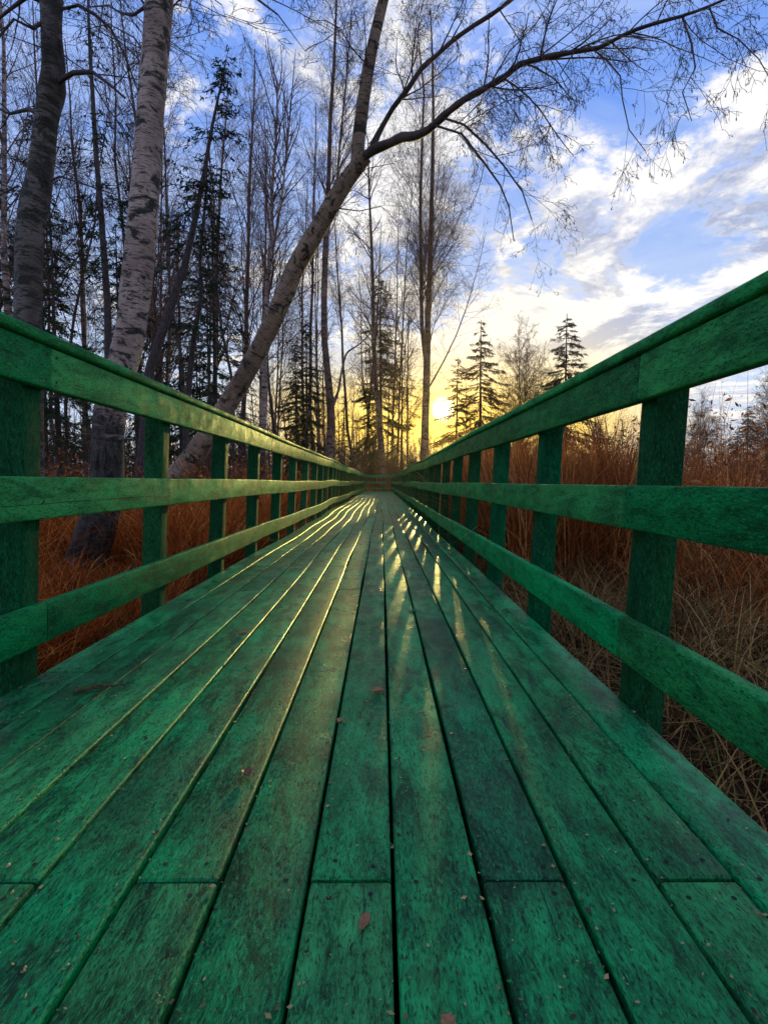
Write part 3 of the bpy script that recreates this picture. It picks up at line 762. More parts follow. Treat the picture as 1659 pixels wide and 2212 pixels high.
subs = [([(937, 285, 7.2), (994, 300, 7), (1044, 360, 6.9), (1079, 405, 6.8), (1099, 450, 6.8), (1110, 520, 6.7)], .018, 4, (.4, 1.0)),
        ([(959, 262, 7.1), (1004, 275, 6.9), (1049, 315, 6.8), (1089, 360, 6.7), (1129, 415, 6.6), (1149, 475, 6.5)], .018, 4, (.4, 1.1)),
        ([(1269, 100, 5.7), (1309, 130, 5.6), (1339, 165, 5.5), (1344, 215, 5.4), (1359, 280, 5.4), (1394, 325, 5.3)], .010, 5, (.3, .75)),
        ([(1474, 45, 5.2), (1494, 100, 5.1), (1502, 150, 5.1), (1474, 200, 5), (1494, 260, 5)], .010, 5, (.3, .8)),
        ([(1529, 25, 5.05), (1549, 70, 5), (1594, 90, 4.9), (1639, 130, 4.8), (1680, 200, 4.8)], .009, 6, (.3, .8)),
        ([(1244, 105, 5.8), (1210, 160, 5.7), (1230, 200, 5.7), (1180, 230, 5.6)], .007, 4, (.25, .55)),
        ([(1149, 132, 6.1), (1180, 110, 6), (1230, 70, 6), (1290, 20, 5.9), (1330, -40, 5.9)], .009, 5, (.35, .9)),
        ([(1064, 172, 6.5), (1100, 110, 6.4), (1150, 60, 6.3), (1190, 0, 6.3)], .009, 5, (.35, .9)),
        ([(1420, 45, 5.3), (1450, -20, 5.2), (1510, -60, 5.2)], .008, 5, (.4, 1.0)),
        ([(800, 145, 8.4), (760, 100, 8.2), (735, 60, 8), (700, 40, 7.9)], .012, 4, (.5, 1.2)),
        ([(733, 462, 8.7), (790, 465, 8.6), (830, 450, 8.5), (860, 480, 8.5)], .010, 4, (.4, .8)),
        ([(735, 400, 8.6), (790, 360, 8.5), (850, 350, 8.4), (900, 400, 8.4)], .008, 3, (.3, .7)),
        ([(975, 85, 7.9), (1000, 40, 7.8), (1010, -20, 7.8)], .012, 5, (.4, 1.1)),
        ([(870, 200, 8.1), (900, 120, 8), (905, 40, 8), (920, -30, 7.9)], .012, 5, (.4, 1.1))]
def snap(pp):
    best = None
    for tr_ in (r1p, r2p, s1p, C_pts):
        for i in range(len(tr_)-1):
            a_, b_ = tr_[i], tr_[i+1]; k_ = max(0, min(1, (pp[0]-a_).dot(b_-a_)/(b_-a_).length_squared)); q_ = a_.lerp(b_, k_)
            if best is None or (q_-pp[0]).length < best[0]: best = ((q_-pp[0]).length, q_)
    off = best[1]-pp[0]
    return [p_+off*(1-i/(len(pp)-1)) for i, p_ in enumerate(pp)]
for path, r, dn, ln in subs:
    ln = (ln[0]*1.25, ln[1]*1.45); pp = snap([P(*q) for q in path]); T.add(pp, r, r*.35, 6)
    dress(T, pp, [r*(1-.14*i) for i in range(len(pp))], SP_HANG, dn, rng, ln, K, t0=.05, bias=Vector((.1, 0, -.25)))
dress(T, r1p[5:], r1r[5:], SP_HANG, 6.0, rng, (.4, 1.35), K, bias=Vector((.1, 0, -.15)))
dress(T, r2p[2:], r2r[2:], SP_HANG, 3.2, rng, (.4, 1.1), K)
dress(T, s1p[3:], s1r[3:], dict(SP_HANG, up=[.01, -.02, -.06, -.1]), 3.0, rng, (.6, 1.5), K)
trC = [(C_pts, C_rad, 0), (s1p, s1r, 9.3)]
root_c = hero('birch_tree', 'leaning birch that forks and arches a catkin hung limb over the walkway', trC, 'birch_lean', T, K, base=Vector((C_pts[0].x, 10.2, GZ)), seed=12)
place('limb', trunk_mesh('limb', [(r1p, r1r, 0)], 12, 17, .017), root_c, [M['branch']])
place('limb', trunk_mesh('limb', [(r2p, r2r, 0)], 12, 18, .017), root_c, [M['branch']])
# D: many-stemmed birch beside the sun
dD = 36.9
dp = [(916, 1090), (917, 985), (919, 900), (922, 800), (924, 700), (928, 600), (931, 500), (934, 380), (936, 250), (934, 120), (930, 20)]
D_pts = [P(x, y, dD) for x, y in dp]; D_rad = [rad_px(w, dD) for w in (22, 18, 16, 15, 13, 11, 10, 8, 6, 4, 2)]
d2 = [(921, 790), (911, 700), (910, 600), (908, 450), (912, 300), (916, 200), (905, 90)]; D2 = [P(x, y, dD-.3) for x, y in d2]; D2r = [rad_px(w, dD) for w in (10, 9, 8, 7, 5, 4, 2)]
d3 = [(929, 833), (961, 775), (986, 723), (1009, 660), (1034, 573), (1050, 500)]; D3 = [P(x, y, dD-.4) for x, y in d3]; D3r = [rad_px(w, dD) for w in (4, 3.2, 2.6, 2, 1.3, .7)]
T = Tubes(); rng = random.Random(31)
SPD = dict(SP_BIRCH, up=[.05, .03, .0, -.03], rmin=.0032, den=[2.2, 4.2, 6.5])
SPDD = dict(SPD, rmin=.005, den=[1.5, 2.7, 4.2])
for pth, rd, i0 in ((D_pts, D_rad, 3), (D2, D2r, 1)):
    seg = list(range(i0, len(pth)-1))
    for _ in range(60):
        i = rng.choice(seg); q = pth[i].lerp(pth[i+1], rng.random()); d = (pth[i+1]-pth[i]).normalized(); f = (q.z)/20
        a = R(rng.uniform(18, 40)); pp_ = perp(d, rng); cd = (d*math.cos(a)+pp_*math.sin(a)).normalized()
        grow(T, q, cd, rng.uniform(2.2, 5.6)*1.58*(1.15-.75*f/1.58), .038*(1.15-f/1.58), 0, SPDD, rng)
dress(T, D3, D3r, SPDD, 2.4, rng, (1.3, 3.2))
hero('birch_tree', 'tall fan shaped birch standing right beside the setting sun', [(D_pts, D_rad, 0), (D2, D2r, 5), (D3, D3r, 4)], 'birch_far', T, base=Vector((D_pts[0].x, dD, GZ)), tsides=12, seed=13, twig='twig')
# E: curving birch left of centre
dE = 22
ep = [(712, 1096), (711, 985), (716, 900), (712, 850), (706, 790), (701, 740), (700, 650), (702, 560), (706, 470), (710, 380), (714, 250), (722, 130), (727, 0), (732, -60)]
E_pts = [P(x, y, dE) for x, y in ep]; E_rad = [rad_px(w, dE) for w in (20, 17, 17, 17, 15, 14, 13, 12, 11, 9, 8, 6, 4, 2)]
e2 = [(702, 560), (708, 500), (725, 430), (735, 300), (750, 150), (760, 20)]; E2 = [P(x, y, dE-.3) for x, y in e2]; E2r = [rad_px(w, dE) for w in (8, 7, 5, 4, 3, 2)]
e3 = [(716, 885), (730, 850), (738, 800), (748, 760), (775, 745), (800, 720)]; E3 = [P(x, y, dE-.5) for x, y in e3]; E3r = [rad_px(w, dE) for w in (6, 5, 4, 4, 3, 2)]
T = Tubes(); rng = random.Random(37)
for pth, rd, i0 in ((E_pts, E_rad, 7), (E2, E2r, 1)):
    seg = list(range(i0, len(pth)-1))
    for _ in range(46):
        i = rng.choice(seg); q = pth[i].lerp(pth[i+1], rng.random()); d = (pth[i+1]-pth[i]).normalized(); f = q.z/20
        a = R(rng.uniform(15, 38)); cd = (d*math.cos(a)+perp(d, rng)*math.sin(a)).normalized()
        grow(T, q, cd, rng.uniform(2, 4.6)*(1.15-.6*f), .03*(1.2-f), 0, SPD, rng)
dress(T, E3, E3r, SPD, 3, rng, (.8, 2))
dress(T, E_pts[2:7], E_rad[2:7], SPD, 1.4, rng, (.8, 2.4), ang=(45, 85))
hero('birch_tree', 'slender birch with a crooked lower stem between the leaning birch and the walkway end', [(E_pts, E_rad, 0), (E2, E2r, 7), (E3, E3r, 3)], 'birch_far', T, base=Vector((E_pts[0].x, dE, GZ)), tsides=12, seed=14, twig='twig')
# Fb: pale birch with a black foot behind the end railing
dF = 39
fp = [(828, 1072), (828, 1028), (826, 1000), (823, 950), (818, 900), (812, 830), (807, 740), (806, 640), (803, 540), (797, 400), (795, 300)]
F_pts = [P(x, y, dF) for x, y in fp]; F_rad = [rad_px(w, dF) for w in (17, 13, 13, 12, 11, 10, 9, 8, 6, 4, 2)]
T = Tubes(); rng = random.Random(41)
for _ in range(34):
    i = rng.choice(range(4, len(F_pts)-1)); q = F_pts[i].lerp(F_pts[i+1], rng.random()); d = Vector((0, 0, 1))
    a = R(rng.uniform(20, 55)); cd = (d*math.cos(a)+perp(d, rng)*math.sin(a)).normalized()
    grow(T, q, cd, rng.uniform(2.5, 5)*(1.2-q.z/30), .045, 0, dict(SPD, rmin=.007, den=[1.3, 2, 3.]), rng)
hero('birch_tree', 'pale birch with a black foot just beyond the end railing', [(F_pts, F_rad, 0)], 'birch_far', T, base=Vector((F_pts[0].x, dF, GZ)), tsides=12, seed=15, twig='twig')
# G: white thin birch behind the leaning one
dG = 16
gp = [(566, 1110), (566, 960), (568, 900), (572, 850), (571, 790), (575, 700), (577, 620), (586, 520), (588, 400), (596, 300), (600, 180)]
G_pts = [P(x, y, dG) for x, y in gp]; G_rad = [rad_px(w, dG) for w in (18, 16, 15, 14, 13, 12, 11, 9, 7, 4, 2)]
g2 = [(585, 560), (600, 480), (612, 400), (622, 300), (630, 220)]; G2 = [P(x, y, dG-.3) for x, y in g2]; G2r = [rad_px(w, dG) for w in (7, 6, 4, 3, 1.5)]
T = Tubes(); rng = random.Random(43)
SPG = dict(SPD, rmin=.003)
for pth, i0, nb in ((G_pts, 5, 30), (G2, 0, 14)):
    for _ in range(nb):
        i = rng.choice(range(i0, len(pth)-1)); q = pth[i].lerp(pth[i+1], rng.random()); d = (pth[i+1]-pth[i]).normalized()
        a = R(rng.uniform(15, 36)); cd = (d*math.cos(a)+perp(d, rng)*math.sin(a)).normalized()
        grow(T, q, cd, rng.uniform(1.6, 3.3)*(1.1-q.z/22), .022, 0, SPG, rng)
hero('birch_tree', 'thin white birch crossing directly behind the leaning birch', [(G_pts, G_rad, 0), (G2, G2r, 7)], 'birch', T, base=Vector((G_pts[0].x, dG, GZ)), tsides=12, seed=16, twig='twig')

# --- spruces
def spruce_path(name, label, path, widths, d, seed, lo, hi, blen, dens, sparse, mat='needle', droop=-.1, size=.055, sidebias=0):
    """spruce with a hand-laid stem: boughs between the fractions lo and hi"""
    rng = random.Random(seed); pts = [P(x, y, d) for x, y in path]; rad = [rad_px(w, d) for w in widths]
    root = empty(name, Vector((pts[0].x, d, GZ)), label, 'tree')
    T = Tubes(); C = []; A = []; S = []
    z0, z1 = pts[0].z, pts[-1].z; n_b = int((hi-lo)*(z1-z0)*dens)
    for b in range(n_b):
        f = lo+(hi-lo)*rng.random()
        if math.sin(f*37+seed) < -1+2*sparse and rng.random() < .8: continue
        x = f*(len(pts)-1); i = min(int(x), len(pts)-2); q0 = pts[i].lerp(pts[i+1], x-i)
        az = rng.uniform(0, 6.28); L = blen*(1.12-f)**.8*rng.uniform(.35, 1.1)
        d_ = Vector((math.cos(az)+sidebias, math.sin(az), rng.uniform(-.35, .2))).normalized(); p = q0.copy(); pl = [p]
        for k in range(5):
            d_ = (d_+Vector((rng.gauss(0, .09), rng.gauss(0, .09), droop+.05*k+rng.gauss(0, .06)))).normalized(); p = p+d_*L/5; pl.append(p)
        T.add(pl, .004+.006*L, .002, 3)
        for _ in range(int(L*15)+2):
            u = rng.random()**.6; xi = u*5; k = min(int(xi), 4); q = pl[k].lerp(pl[k+1], xi-k); dd = (pl[k+1]-pl[k]).normalized()
            sl = (.08+.24*L*(1-u*.6))*rng.uniform(.4, 1.1)
            sd = (dd*.6+Vector((-dd.y, dd.x, 0))*rng.choice((-1, 1))*rng.uniform(.3, 1)+Vector((0, 0, rng.uniform(-.9, .05)))).normalized()
            T.add([q, q+sd*sl], .002, .001, 3)
            m = max(2, int(sl/(size*.55)))
            if rng.random() < .18: continue
            for w in range(m):
                c = q+sd*(sl*(w+.5)/m)+Vector((rng.gauss(0, .012),)*3)
                C.append(tuple(c)); A.append(tuple((sd+Vector((rng.gauss(0, .5), rng.gauss(0, .5), rng.gauss(0, .5)))).normalized())); S.append(size*rng.uniform(.5, 1.2))
    C = np.array(C); A = np.array(A); S = np.array(S)[:, None]; rg = np.random.default_rng(seed)
    B = np.cross(A, rg.normal(0, 1, A.shape)); B /= np.linalg.norm(B, axis=1)[:, None]+1e-9; D = np.cross(A, B)
    V = np.stack([C-A*S*.8, C+B*S*.23, C+A*S*.8, C-B*S*.23, C-A*S*.7, C+D*S*.23, C+A*S*.9, C-D*S*.23], 1).reshape(-1, 3)
    me = T.build('limbs'); nv = len(me.vertices); tv = np.empty(nv*3, dtype=np.float32); me.vertices.foreach_get('co', tv)
    tq = np.empty(len(me.loops), dtype=np.int32); me.loops.foreach_get('vertex_index', tq); bpy.data.meshes.remove(me)
    tq = tq.reshape(-1, 4); fq = np.arange(len(V)).reshape(-1, 4)+nv
    place('trunk', trunk_mesh('trunk', [(pts, rad, 0)], 10, seed), root, [M['bark']])
    place('crown', mesh_np('crown', np.concatenate([tv.reshape(-1, 3), V]), np.concatenate([tq, fq]), midx=np.concatenate([np.zeros(len(tq)), np.ones(len(fq))])), root, [M['bark'], M[mat]])
    return root
spruce_path('spruce_tree', 'leaning dark spruce whose ragged tip bends above the other tree tops', [(300, 1110), (322, 800), (360, 690), (398, 580), (420, 480), (440, 380), (455, 290), (470, 215), (482, 165), (490, 120)], [24, 21, 18, 15, 12, 9, 7, 5, 3.5, 1.5], 12, 51, .35, 1.0, 1.5, 24, .35, sidebias=.4, size=.06)
spruce_path('spruce_tree', 'thin straight dark spruce stem just before the big white birch', [(238, 1110), (234, 770), (232, 650), (224, 540), (218, 450), (207, 330), (200, 200), (193, 80), (188, -60)], [17, 15, 14, 13, 12, 10, 8, 6, 3], 12, 52, .22, .98, 1.6, 14, .4, size=.06)
spruce_path('spruce_tree', 'crooked dark spruce between the leaning spruce and the leaning birch', [(390, 1110), (408, 830), (420, 720), (436, 640), (432, 560), (440, 470), (446, 400), (450, 330)], [15, 13, 11, 9, 7, 5, 3.5, 1.5], 13, 53, .15, 1.0, 1.5, 18, .35, size=.06, mat='needle')
spA = make_spruce('x', None, 12, .14, 61, 1.5, .19, .06, .12, ragged=.4)
spE = make_spruce('x', None, 12, .12, 65, .75, .17, .10, .35, ragged=.5)
spB = make_spruce('x', None, 12, .13, 62, .8, .15, .10, .25, ragged=.45)
spC = make_spruce('x', None, 10, .12, 63, 1.25, .25, .05, .22, mat='needle_warm', ragged=.5)
spF = make_spruce('x', None, 10, .12, 68, 1.2, .24, .05, .28, mat='needle_warm', ragged=.55, lean=(.02, 0))
spG = make_spruce('x', None, 10, .12, 69, 1.3, .26, .05, .14, mat='needle_warm', ragged=.35)
spD = make_spruce('x', None, 12, .13, 64, .6, .17, .12, .35, mat='needle_warm', ragged=.5)
def S_(proto, H, px, top, d, label, group=None, rz=0): put(proto, px, d, label, group, topped(H, px, top, d), rz)
S_(spA, 12, 665, 695, 24, 'dark bushy spruce clump left of the crooked slender birch', rz=1)
S_(spA, 12, 640, 740, 27, 'second bushy spruce leaning into the clump left of the crooked slender birch', rz=4)
S_(spA, 12, 822, 605, 46, 'densest dark spruce just behind the walkway end', rz=2.2)
S_(spD, 12, 868, 735, 44, 'small thin spruce between the dense spruce and the fan shaped birch', rz=.4)
S_(spF, 10, 983, 775, 44, 'backlit spruce standing in front of the sun', rz=.9)
S_(spC, 10, 1037, 697, 42, 'tall backlit spruce right of the sun disc', rz=3.1)
S_(spG, 10, 1218, 683, 25, 'full spruce alone against white cloud above the shaded railing', rz=5.0)
# spruces deep in the left wood
grpS = 'dark spruces crowding the wood behind the sunlit railing'
rng = random.Random(77)
for px, top, d in [q_ for i_, q_ in enumerate(((15, 330, 13), (130, 420, 14), (175, 300, 17), (265, 500, 13), (300, 380, 20), (355, 560, 16), (395, 470, 22), (455, 600, 18), (500, 520, 27), (530, 690, 22), (60, 520, 22), (220, 600, 26), (345, 640, 30), (430, 690, 30), (600, 760, 34), (640, 790, 38), (745, 850, 42), (-20, 480, 18), (470, 420, 24), (100, 250, 19))) if i_ % 3 != 2]:
    pr = rng.choice((spE, spB, spB, spE)); S_(pr, 12, px, top, d, 'dark ragged spruce among the crowded trunks behind the sunlit railing', grpS, rng.uniform(0, 6))
for px, top, d, lb in ((1293, 905, 30, 'low spruce peeping between the first two shaded posts'), (1612, 880, 48, 'small pointed spruce on the skyline above the brown weeds'), (1590, 925, 52, 'stubby spruce beside the pointed skyline spruce'), (1665, 905, 44, 'dark spruce under the golden crowned birch at the edge')):
    S_(spC, 10, px, top, d, lb, None, rng.uniform(0, 6))

# --- bare trees
bA = make_bare('x', None, 16, .12, 81, .22, 38, (14, 34), .26)
bB = make_bare('x', None, 17, .11, 82, .45, 22, (12, 30), .24, wobble=.05)
bC = make_bare('x', None, 15, .09, 83, .22, 30, (20, 45), .26, stems=2, rmin=.0045)
bD = make_bare('x', None, 12, .09, 84, .12, 60, (18, 42), .34, rmin=.007, stems=2)
bE = make_bare('x', None, 14, .07, 85, .3, 20, (25, 60), .22, wobble=.06, bark='bark', name='bare_tree')
bW = make_bare('x', None, 18, .14, 86, .5, 20, (15, 40), .22, wobble=.03, bark='birch')
def Bt(proto, H, px, top, d, label, group=None, rz=None, tilt=(0, 0)): put(proto, px, d, label, group, topped(H, px, top, d), rng.uniform(0, 6.28) if rz is None else rz, tilt)
Bt(bW, 18, 28, -150, 13, 'thin white birch at the very edge of the wood, beside the old birch', rz=1)
Bt(bD, 12, 1125, 712, 40, 'rounded bare birch glowing against the bright cloud')
Bt(bA, 16, 880, 640, 43, 'thin bare birch just left of the fan shaped birch')
Bt(bC, 15, 690, 450, 30, 'twin stemmed bare birch behind the crooked slender birch')
Bt(bB, 17, 1003, 800, 48, 'small bare tree between the two backlit spruces')
Bt(bD, 12, 1655, 820, 26, 'golden crowned birch at the edge of the weeds')
Bt(bD, 12, 1508, 858, 42, 'bare larch like tree, tallest on the skyline between post and edge')
Bt(bC, 15, 1556, 878, 46, 'slim bare tree second on the skyline past the first shaded post')
Bt(bE, 14, 1075, 870, 46, 'low bare tree under the tall backlit spruce')
grpB = 'slender bare birches crowding the wood behind the sunlit railing'
spots = [(8, 60, 16), (45, 150, 24), (88, 30, 20), (140, 200, 28), (160, 60, 17), (205, 120, 22), (255, 60, 26), (275, 200, 31), (335, 160, 19), (372, 60, 23), (392, 250, 28), (412, 130, 18), (455, 200, 34), (475, 60, 26), (505, 240, 20), (520, 170, 30), (548, 190, 25), (560, 330, 38), (615, 240, 28), (635, 330, 36), (655, 420, 42), (672, 260, 33), (742, 300, 36), (765, 420, 42), (783, 500, 48), (760, 200, 30), (850, 420, 46), (20, 300, 34), (70, 380, 40), (120, 350, 38), (185, 380, 42), (235, 330, 36), (310, 320, 38), (355, 400, 44), (430, 360, 40), (490, 400, 44), (590, 450, 46), (700, 520, 50), (-30, 40, 18), (-60, 120, 25), (735, 600, 54), (800, 560, 50)]
for px, top, d in [q_ for i_, q_ in enumerate(spots) if i_ % 3 != 1]:
    pr, H = rng.choice(((bA, 16), (bB, 17), (bC, 15), (bE, 14), (bA, 16), (bC, 15)))
    Bt(pr, H, px, top, d, 'slender bare birch among the crowded trunks behind the sunlit railing' if pr is not bE else 'thin dark leafless tree among the crowded trunks behind the sunlit railing',
       grpB if pr is not bE else 'thin dark leafless trees in the wood behind the sunlit railing', tilt=(rng.gauss(0, .04), rng.gauss(.02, .06)))
# bare shrubs
SP_SH = dict(SP_BIRCH, den=[3.2, 5, 6], up=[.03, .0, 0, -.02], rmin=.003, ang=[(25, 55), (30, 65), (30, 70)])
def make_shrub(label, H, seed, ns, spread=.35):
    rg = random.Random(seed); root = empty('bare_shrub', (0, 0, 0), label, 'shrub'); T = Tubes()
    for _ in range(ns):
        a = rg.uniform(0, 6.28); s = rg.uniform(.05, spread)
        grow(T, Vector((rg.gauss(0, .12), rg.gauss(0, .12), 0)), Vector((math.cos(a)*s, math.sin(a)*s, 1)).normalized(), H*rg.uniform(.6, 1), .016, 0, SP_SH, rg)
    link('twigs', T.build('twigs'), root, [M['twig']]); return root
shA = make_shrub('x', 2.6, 91, 7); shB = make_shrub('x', 2.4, 92, 10, .6)
def Sh(pr, px, d, sc, label, group=None): put(pr, px, d, label, group, sc, rng.uniform(0, 6))
Sh(shA, 1318, 9.5, 1.02, 'upright bare shrub showing between the first two shaded posts')
Sh(shA, 1345, 10.5, .98, 'bare shrub partly hidden by the first shaded post')
Sh(shB, 1240, 17, 1.0, 'spreading bare shrub under the full spruce')
g_sh = 'leafless shrubs scattered in the brush beyond the shaded railing'
for px, d, sc in ((1180, 22, .9), (1290, 20, .8), (1400, 24, 1.2), (1470, 22, 1.0), (1520, 20, .9), (1580, 22, 1.1), (1640, 18, 1.05), (1100, 30, 1.1), (1050, 32, 1.1), (1700, 15, 1), (1560, 30, 1.4), (1620, 34, 1.5), (1490, 36, 1.5), (1010, 36, 1.2), (1140, 36, 1.2)):
    Sh(rng.choice((shA, shB)), px, d, sc, 'leafless shrub in the brown brush beyond the shaded railing', g_sh)
g_sh2 = 'leafless shrubs on the floor of the wood'
for px, d, sc in ((70, 8.5, .5), (120, 7.5, .45), (290, 8, .5), (330, 9, .5), (150, 11, .8), (290, 14, .9), (440, 15, .9), (500, 18, 1), (540, 20, 1), (620, 24, 1.1), (650, 28, 1.3), (690, 30, 1.3), (740, 34, 1.4), (60, 13, .8), (770, 40, 1.6), (800, 44, 1.6), (850, 42, 1.6), (880, 40, 1.5), (590, 26, 1.2)):
    Sh(rng.choice((shA, shB)), px, d, sc, 'leafless shrub low on the floor of the wood', g_sh2)

# --- far wood: one mass nobody could count
T = Tubes(); rng = random.Random(99)
def far_tree(x, y, H):
    z = gh(x, y); lx, ly = rng.gauss(0, .05), rng.gauss(0, .05)
    p = [Vector((x+lx*H*f, y+ly*H*f, z+H*f)) for f in (0, .33, .66, 1)]
    r = .012*H
    T.add(p, r, r*.15, 3)
    for _ in range(int(9+H*.9)):
        f = rng.uniform(.15, .97); q = Vector((x+lx*H*f, y+ly*H*f, z+H*f)); a = rng.uniform(0, 6.28); L = H*rng.uniform(.12, .3)*(1.1-f*.7); u = rng.uniform(.5, 1.6)
        d = Vector((math.cos(a), math.sin(a), u)).normalized(); e = q+d*L
        T.add([q, q+d*L*.5+Vector((0, 0, .02)), e], r*.25, .008, 3)
        for _ in range(5):
            g_ = q.lerp(e, rng.uniform(.2, 1)); a = rng.uniform(0, 6.28); dd = (d+Vector((math.cos(a), math.sin(a), rng.uniform(-.3, .8)))).normalized()
            T.add([g_, g_+dd*L*rng.uniform(.2, .5)], .012, .005, 3)
for _ in range(900):
    y = rng.uniform(52, 130); ax = rng.uniform(-.95, 1.05); x = ax*y
    H = rng.uniform(4, 7.5) if ax > .02 else rng.uniform(6, 15)
    if ax > .25: H = rng.uniform(3.5, 7)
    far_tree(x, y, H)
for _ in range(800):
    y = rng.uniform(42, 62); ax = rng.uniform(-.9, .3); far_tree(ax*y, y, rng.uniform(2.5, 5))
tag(link('far_woods', T.build('far_woods'), None, [M['twig']]), 'distant mass of bare purple brown trees along the horizon', 'woods', kind='stuff')

# ------------------------------------------------------------------ litter on the deck
def deckpt(px, py, z=0.0):
    v = ray(px, py); k = (z-EYE)/v.z; return Vector((v.x*k, v.y*k, z))
def leaf(px, py, size, rz, label, seed, curl=.5, el=1.0):
    rng = random.Random(seed); nx, ny = 7, 5; V = []; Fc = []
    for i in range(nx):
        u = i/(nx-1); w = math.sin(math.pi*min(1, u*.92+.05))**.7*(1+.18*math.sin(u*17+seed))
        for j in range(ny):
            v_ = (j/(ny-1)-.5)*2
            V.append(((u-.5)*size*el, v_*w*size*.42, .0025+size*curl*(.35*v_*v_*w+.25*abs(u-.5)**1.5)+rng.uniform(0, size*.06)))
    for i in range(nx-1):
        for j in range(ny-1): a = i*ny+j; Fc.append((a, a+ny, a+ny+1, a+1))
    b = len(V)                                           # stalk
    for k in range(4):
        for s in (0, 1): V.append((-size*el*(.5+.14*k), (s-.5)*size*.04+size*.03*k*k*.2, .003+size*.05*k))
    for k in range(3): Fc.append((b+2*k, b+2*k+1, b+2*k+3, b+2*k+2))
    me = bpy.data.meshes.new('dry_leaf'); me.from_pydata(V, [], Fc); me.update(); me.polygons.foreach_set('use_smooth', [True]*len(Fc))
    o = link('dry_leaf', me, None, [M['leaf']]); o.location = deckpt(px, py, .001); o.rotation_euler = (0, 0, rz)
    mod = o.modifiers.new('thick', 'SOLIDIFY'); mod.thickness = .0006
    return tag(o, label, 'leaf')
leaf(817, 1498, .040, .3, 'curled reddish brown leaf on the centre plank', 1, .9)
leaf(533, 1676, .030, 2.2, 'pale tan folded leaf lying near a plank gap', 2, 1.0)
leaf(735, 1560, .022, 1.1, 'small dark red leaf caught at the edge of a gap', 3, .7)
leaf(526, 1371, .042, .2, 'dark brown leaf farther along among the sunlit railing side planks', 4, .7)
leaf(1320, 2266, .016, 1.4, 'tiny dark red crumpled leaf on the grey dusty plank near the front', 5, .8)
leaf(968, 2215, .022, 1.9, 'dark rotten leaf stuck to the plank right of the centre gap', 6, .5)
leaf(1102, 1500, .018, .9, 'small blackened leaf bit on the planks beside the shaded railing', 7, .6)
leaf(787, 1995, .020, 1.3, 'thin twisted brown leaf sliver on the joined centre plank', 8, .5, 1.6)
def strand(name, px, py, mat, label, cat, seed, n=6, size=.03, r=.0009):
    rng = random.Random(seed); T = Tubes()
    for _ in range(n):
        p = Vector((rng.gauss(0, size*.4), rng.gauss(0, size*.4), .002)); d = Vector((rng.gauss(0, 1), rng.gauss(0, 1), 0)).normalized(); pts = [p]
        for k in range(7):
            d = (d+Vector((rng.gauss(0, .5), rng.gauss(0, .5), 0))).normalized(); p = p+d*size*.28; p.z = .0015+abs(rng.gauss(0, size*.12)); pts.append(p.copy())
        T.add(pts, r, r*.6, 4)
    o = link(name, T.build(name), None, [mat]); o.location = deckpt(px, py, .0015); return tag(o, label, cat)
strand('moss_tuft', 888, 1321, M['moss'], 'bright green moss scrap on the plank right of the centre gap', 'moss', 1, 9, .035, .0016)
strand('moss_tuft', 810, 1366, M['moss'], 'long thin scrap of green moss across the centre plank', 'moss', 2, 7, .045, .0010)
strand('moss_tuft', 1590, 2078, M['moss'], 'curly green moss hanging at the outer edge of the deck', 'moss', 3, 9, .018, .0010)
strand('moss_tuft', 820, 1835, M['moss'], 'wispy green fibres on the darker plank near the brown leaf', 'moss', 4, 7, .03, .0008)
strand('moss_tuft', 130, 1475, M['moss'], 'thin green moss fibres on the outermost plank by the sunlit railing', 'moss', 5, 9, .05, .0012)
tw = empty('lichen_twig', deckpt(215, 1488, .004), 'broken twig with yellow lichen on the outer planks by the sunlit railing', 'twig')
T = Tubes(); T.add([Vector((-.06, -.045, .002)), Vector((-.02, -.02, .006)), Vector((.02, -.002, .006)), Vector((.07, .03, .004))], .003, .0022, 6)
T.add([Vector((-.02, -.02, .006)), Vector((0, .015, .01)), Vector((.012, .035, .006))], .002, .001, 5)
link('stick', T.build('stick'), tw, [M['bark']])
T = Tubes(); rng = random.Random(6)
for _ in range(170):
    p = Vector((rng.uniform(-.05, .03), 0, .006)); p.y = p.x*.6-.008; d = Vector((rng.gauss(0, 1), rng.gauss(0, 1), abs(rng.gauss(0, .6)))).normalized()
    T.add([p, p+d*.009, p+d*.017+Vector((rng.gauss(0, .003), rng.gauss(0, .003), 0))], .0011, .0006, 3)
link('lichen', T.build('lichen'), tw, [M['lichen']])
# chaff, seed scales and grit
n = 4200
gg = np.random.default_rng(5)
y = .55+8*gg.random(n)**1.9; x = gg.uniform(-1.17, .73, n)
xe = np.array(edges)[gg.integers(0, 14, n)]+gg.choice([-1, 1], n)*(.006+np.abs(gg.normal(0, .008, n))); x = np.clip(np.where(gg.random(n) < .45, xe, x), -1.17, .73)
a = gg.uniform(0, 6.28, n); s = np.clip(gg.lognormal(math.log(.0022), .5, n), .0006, .006); el = gg.uniform(.3, 1, n)
ca, sa = np.cos(a), np.sin(a)
def cn(u, v, z): return np.stack([x+(u*ca-v*el*sa)*s, y+(u*sa+v*el*ca)*s, np.full(n, .0)+z], 1)
V = np.stack([cn(-1, 0, .0022), cn(0, -1, .0024), cn(1, .1, .0036), cn(0, 1, .0022), cn(0, .1, .0022)+np.stack([0*x, 0*x, s*.6], 1)], 1).reshape(-1, 3)
b = (np.arange(n)*5)[:, None]
Tt = np.concatenate([b+np.array([[0, 1, 4]]), b+np.array([[1, 2, 4]]), b+np.array([[2, 3, 4]]), b+np.array([[3, 0, 4]])])
tag(link('debris', mesh_np('debris', V, None, Tt, attrs={'tint': np.repeat(gg.random(n), 5)}), None, [M['chaff']]), 'scattered seed scales and specks of grit on the planks', 'debris', kind='stuff')

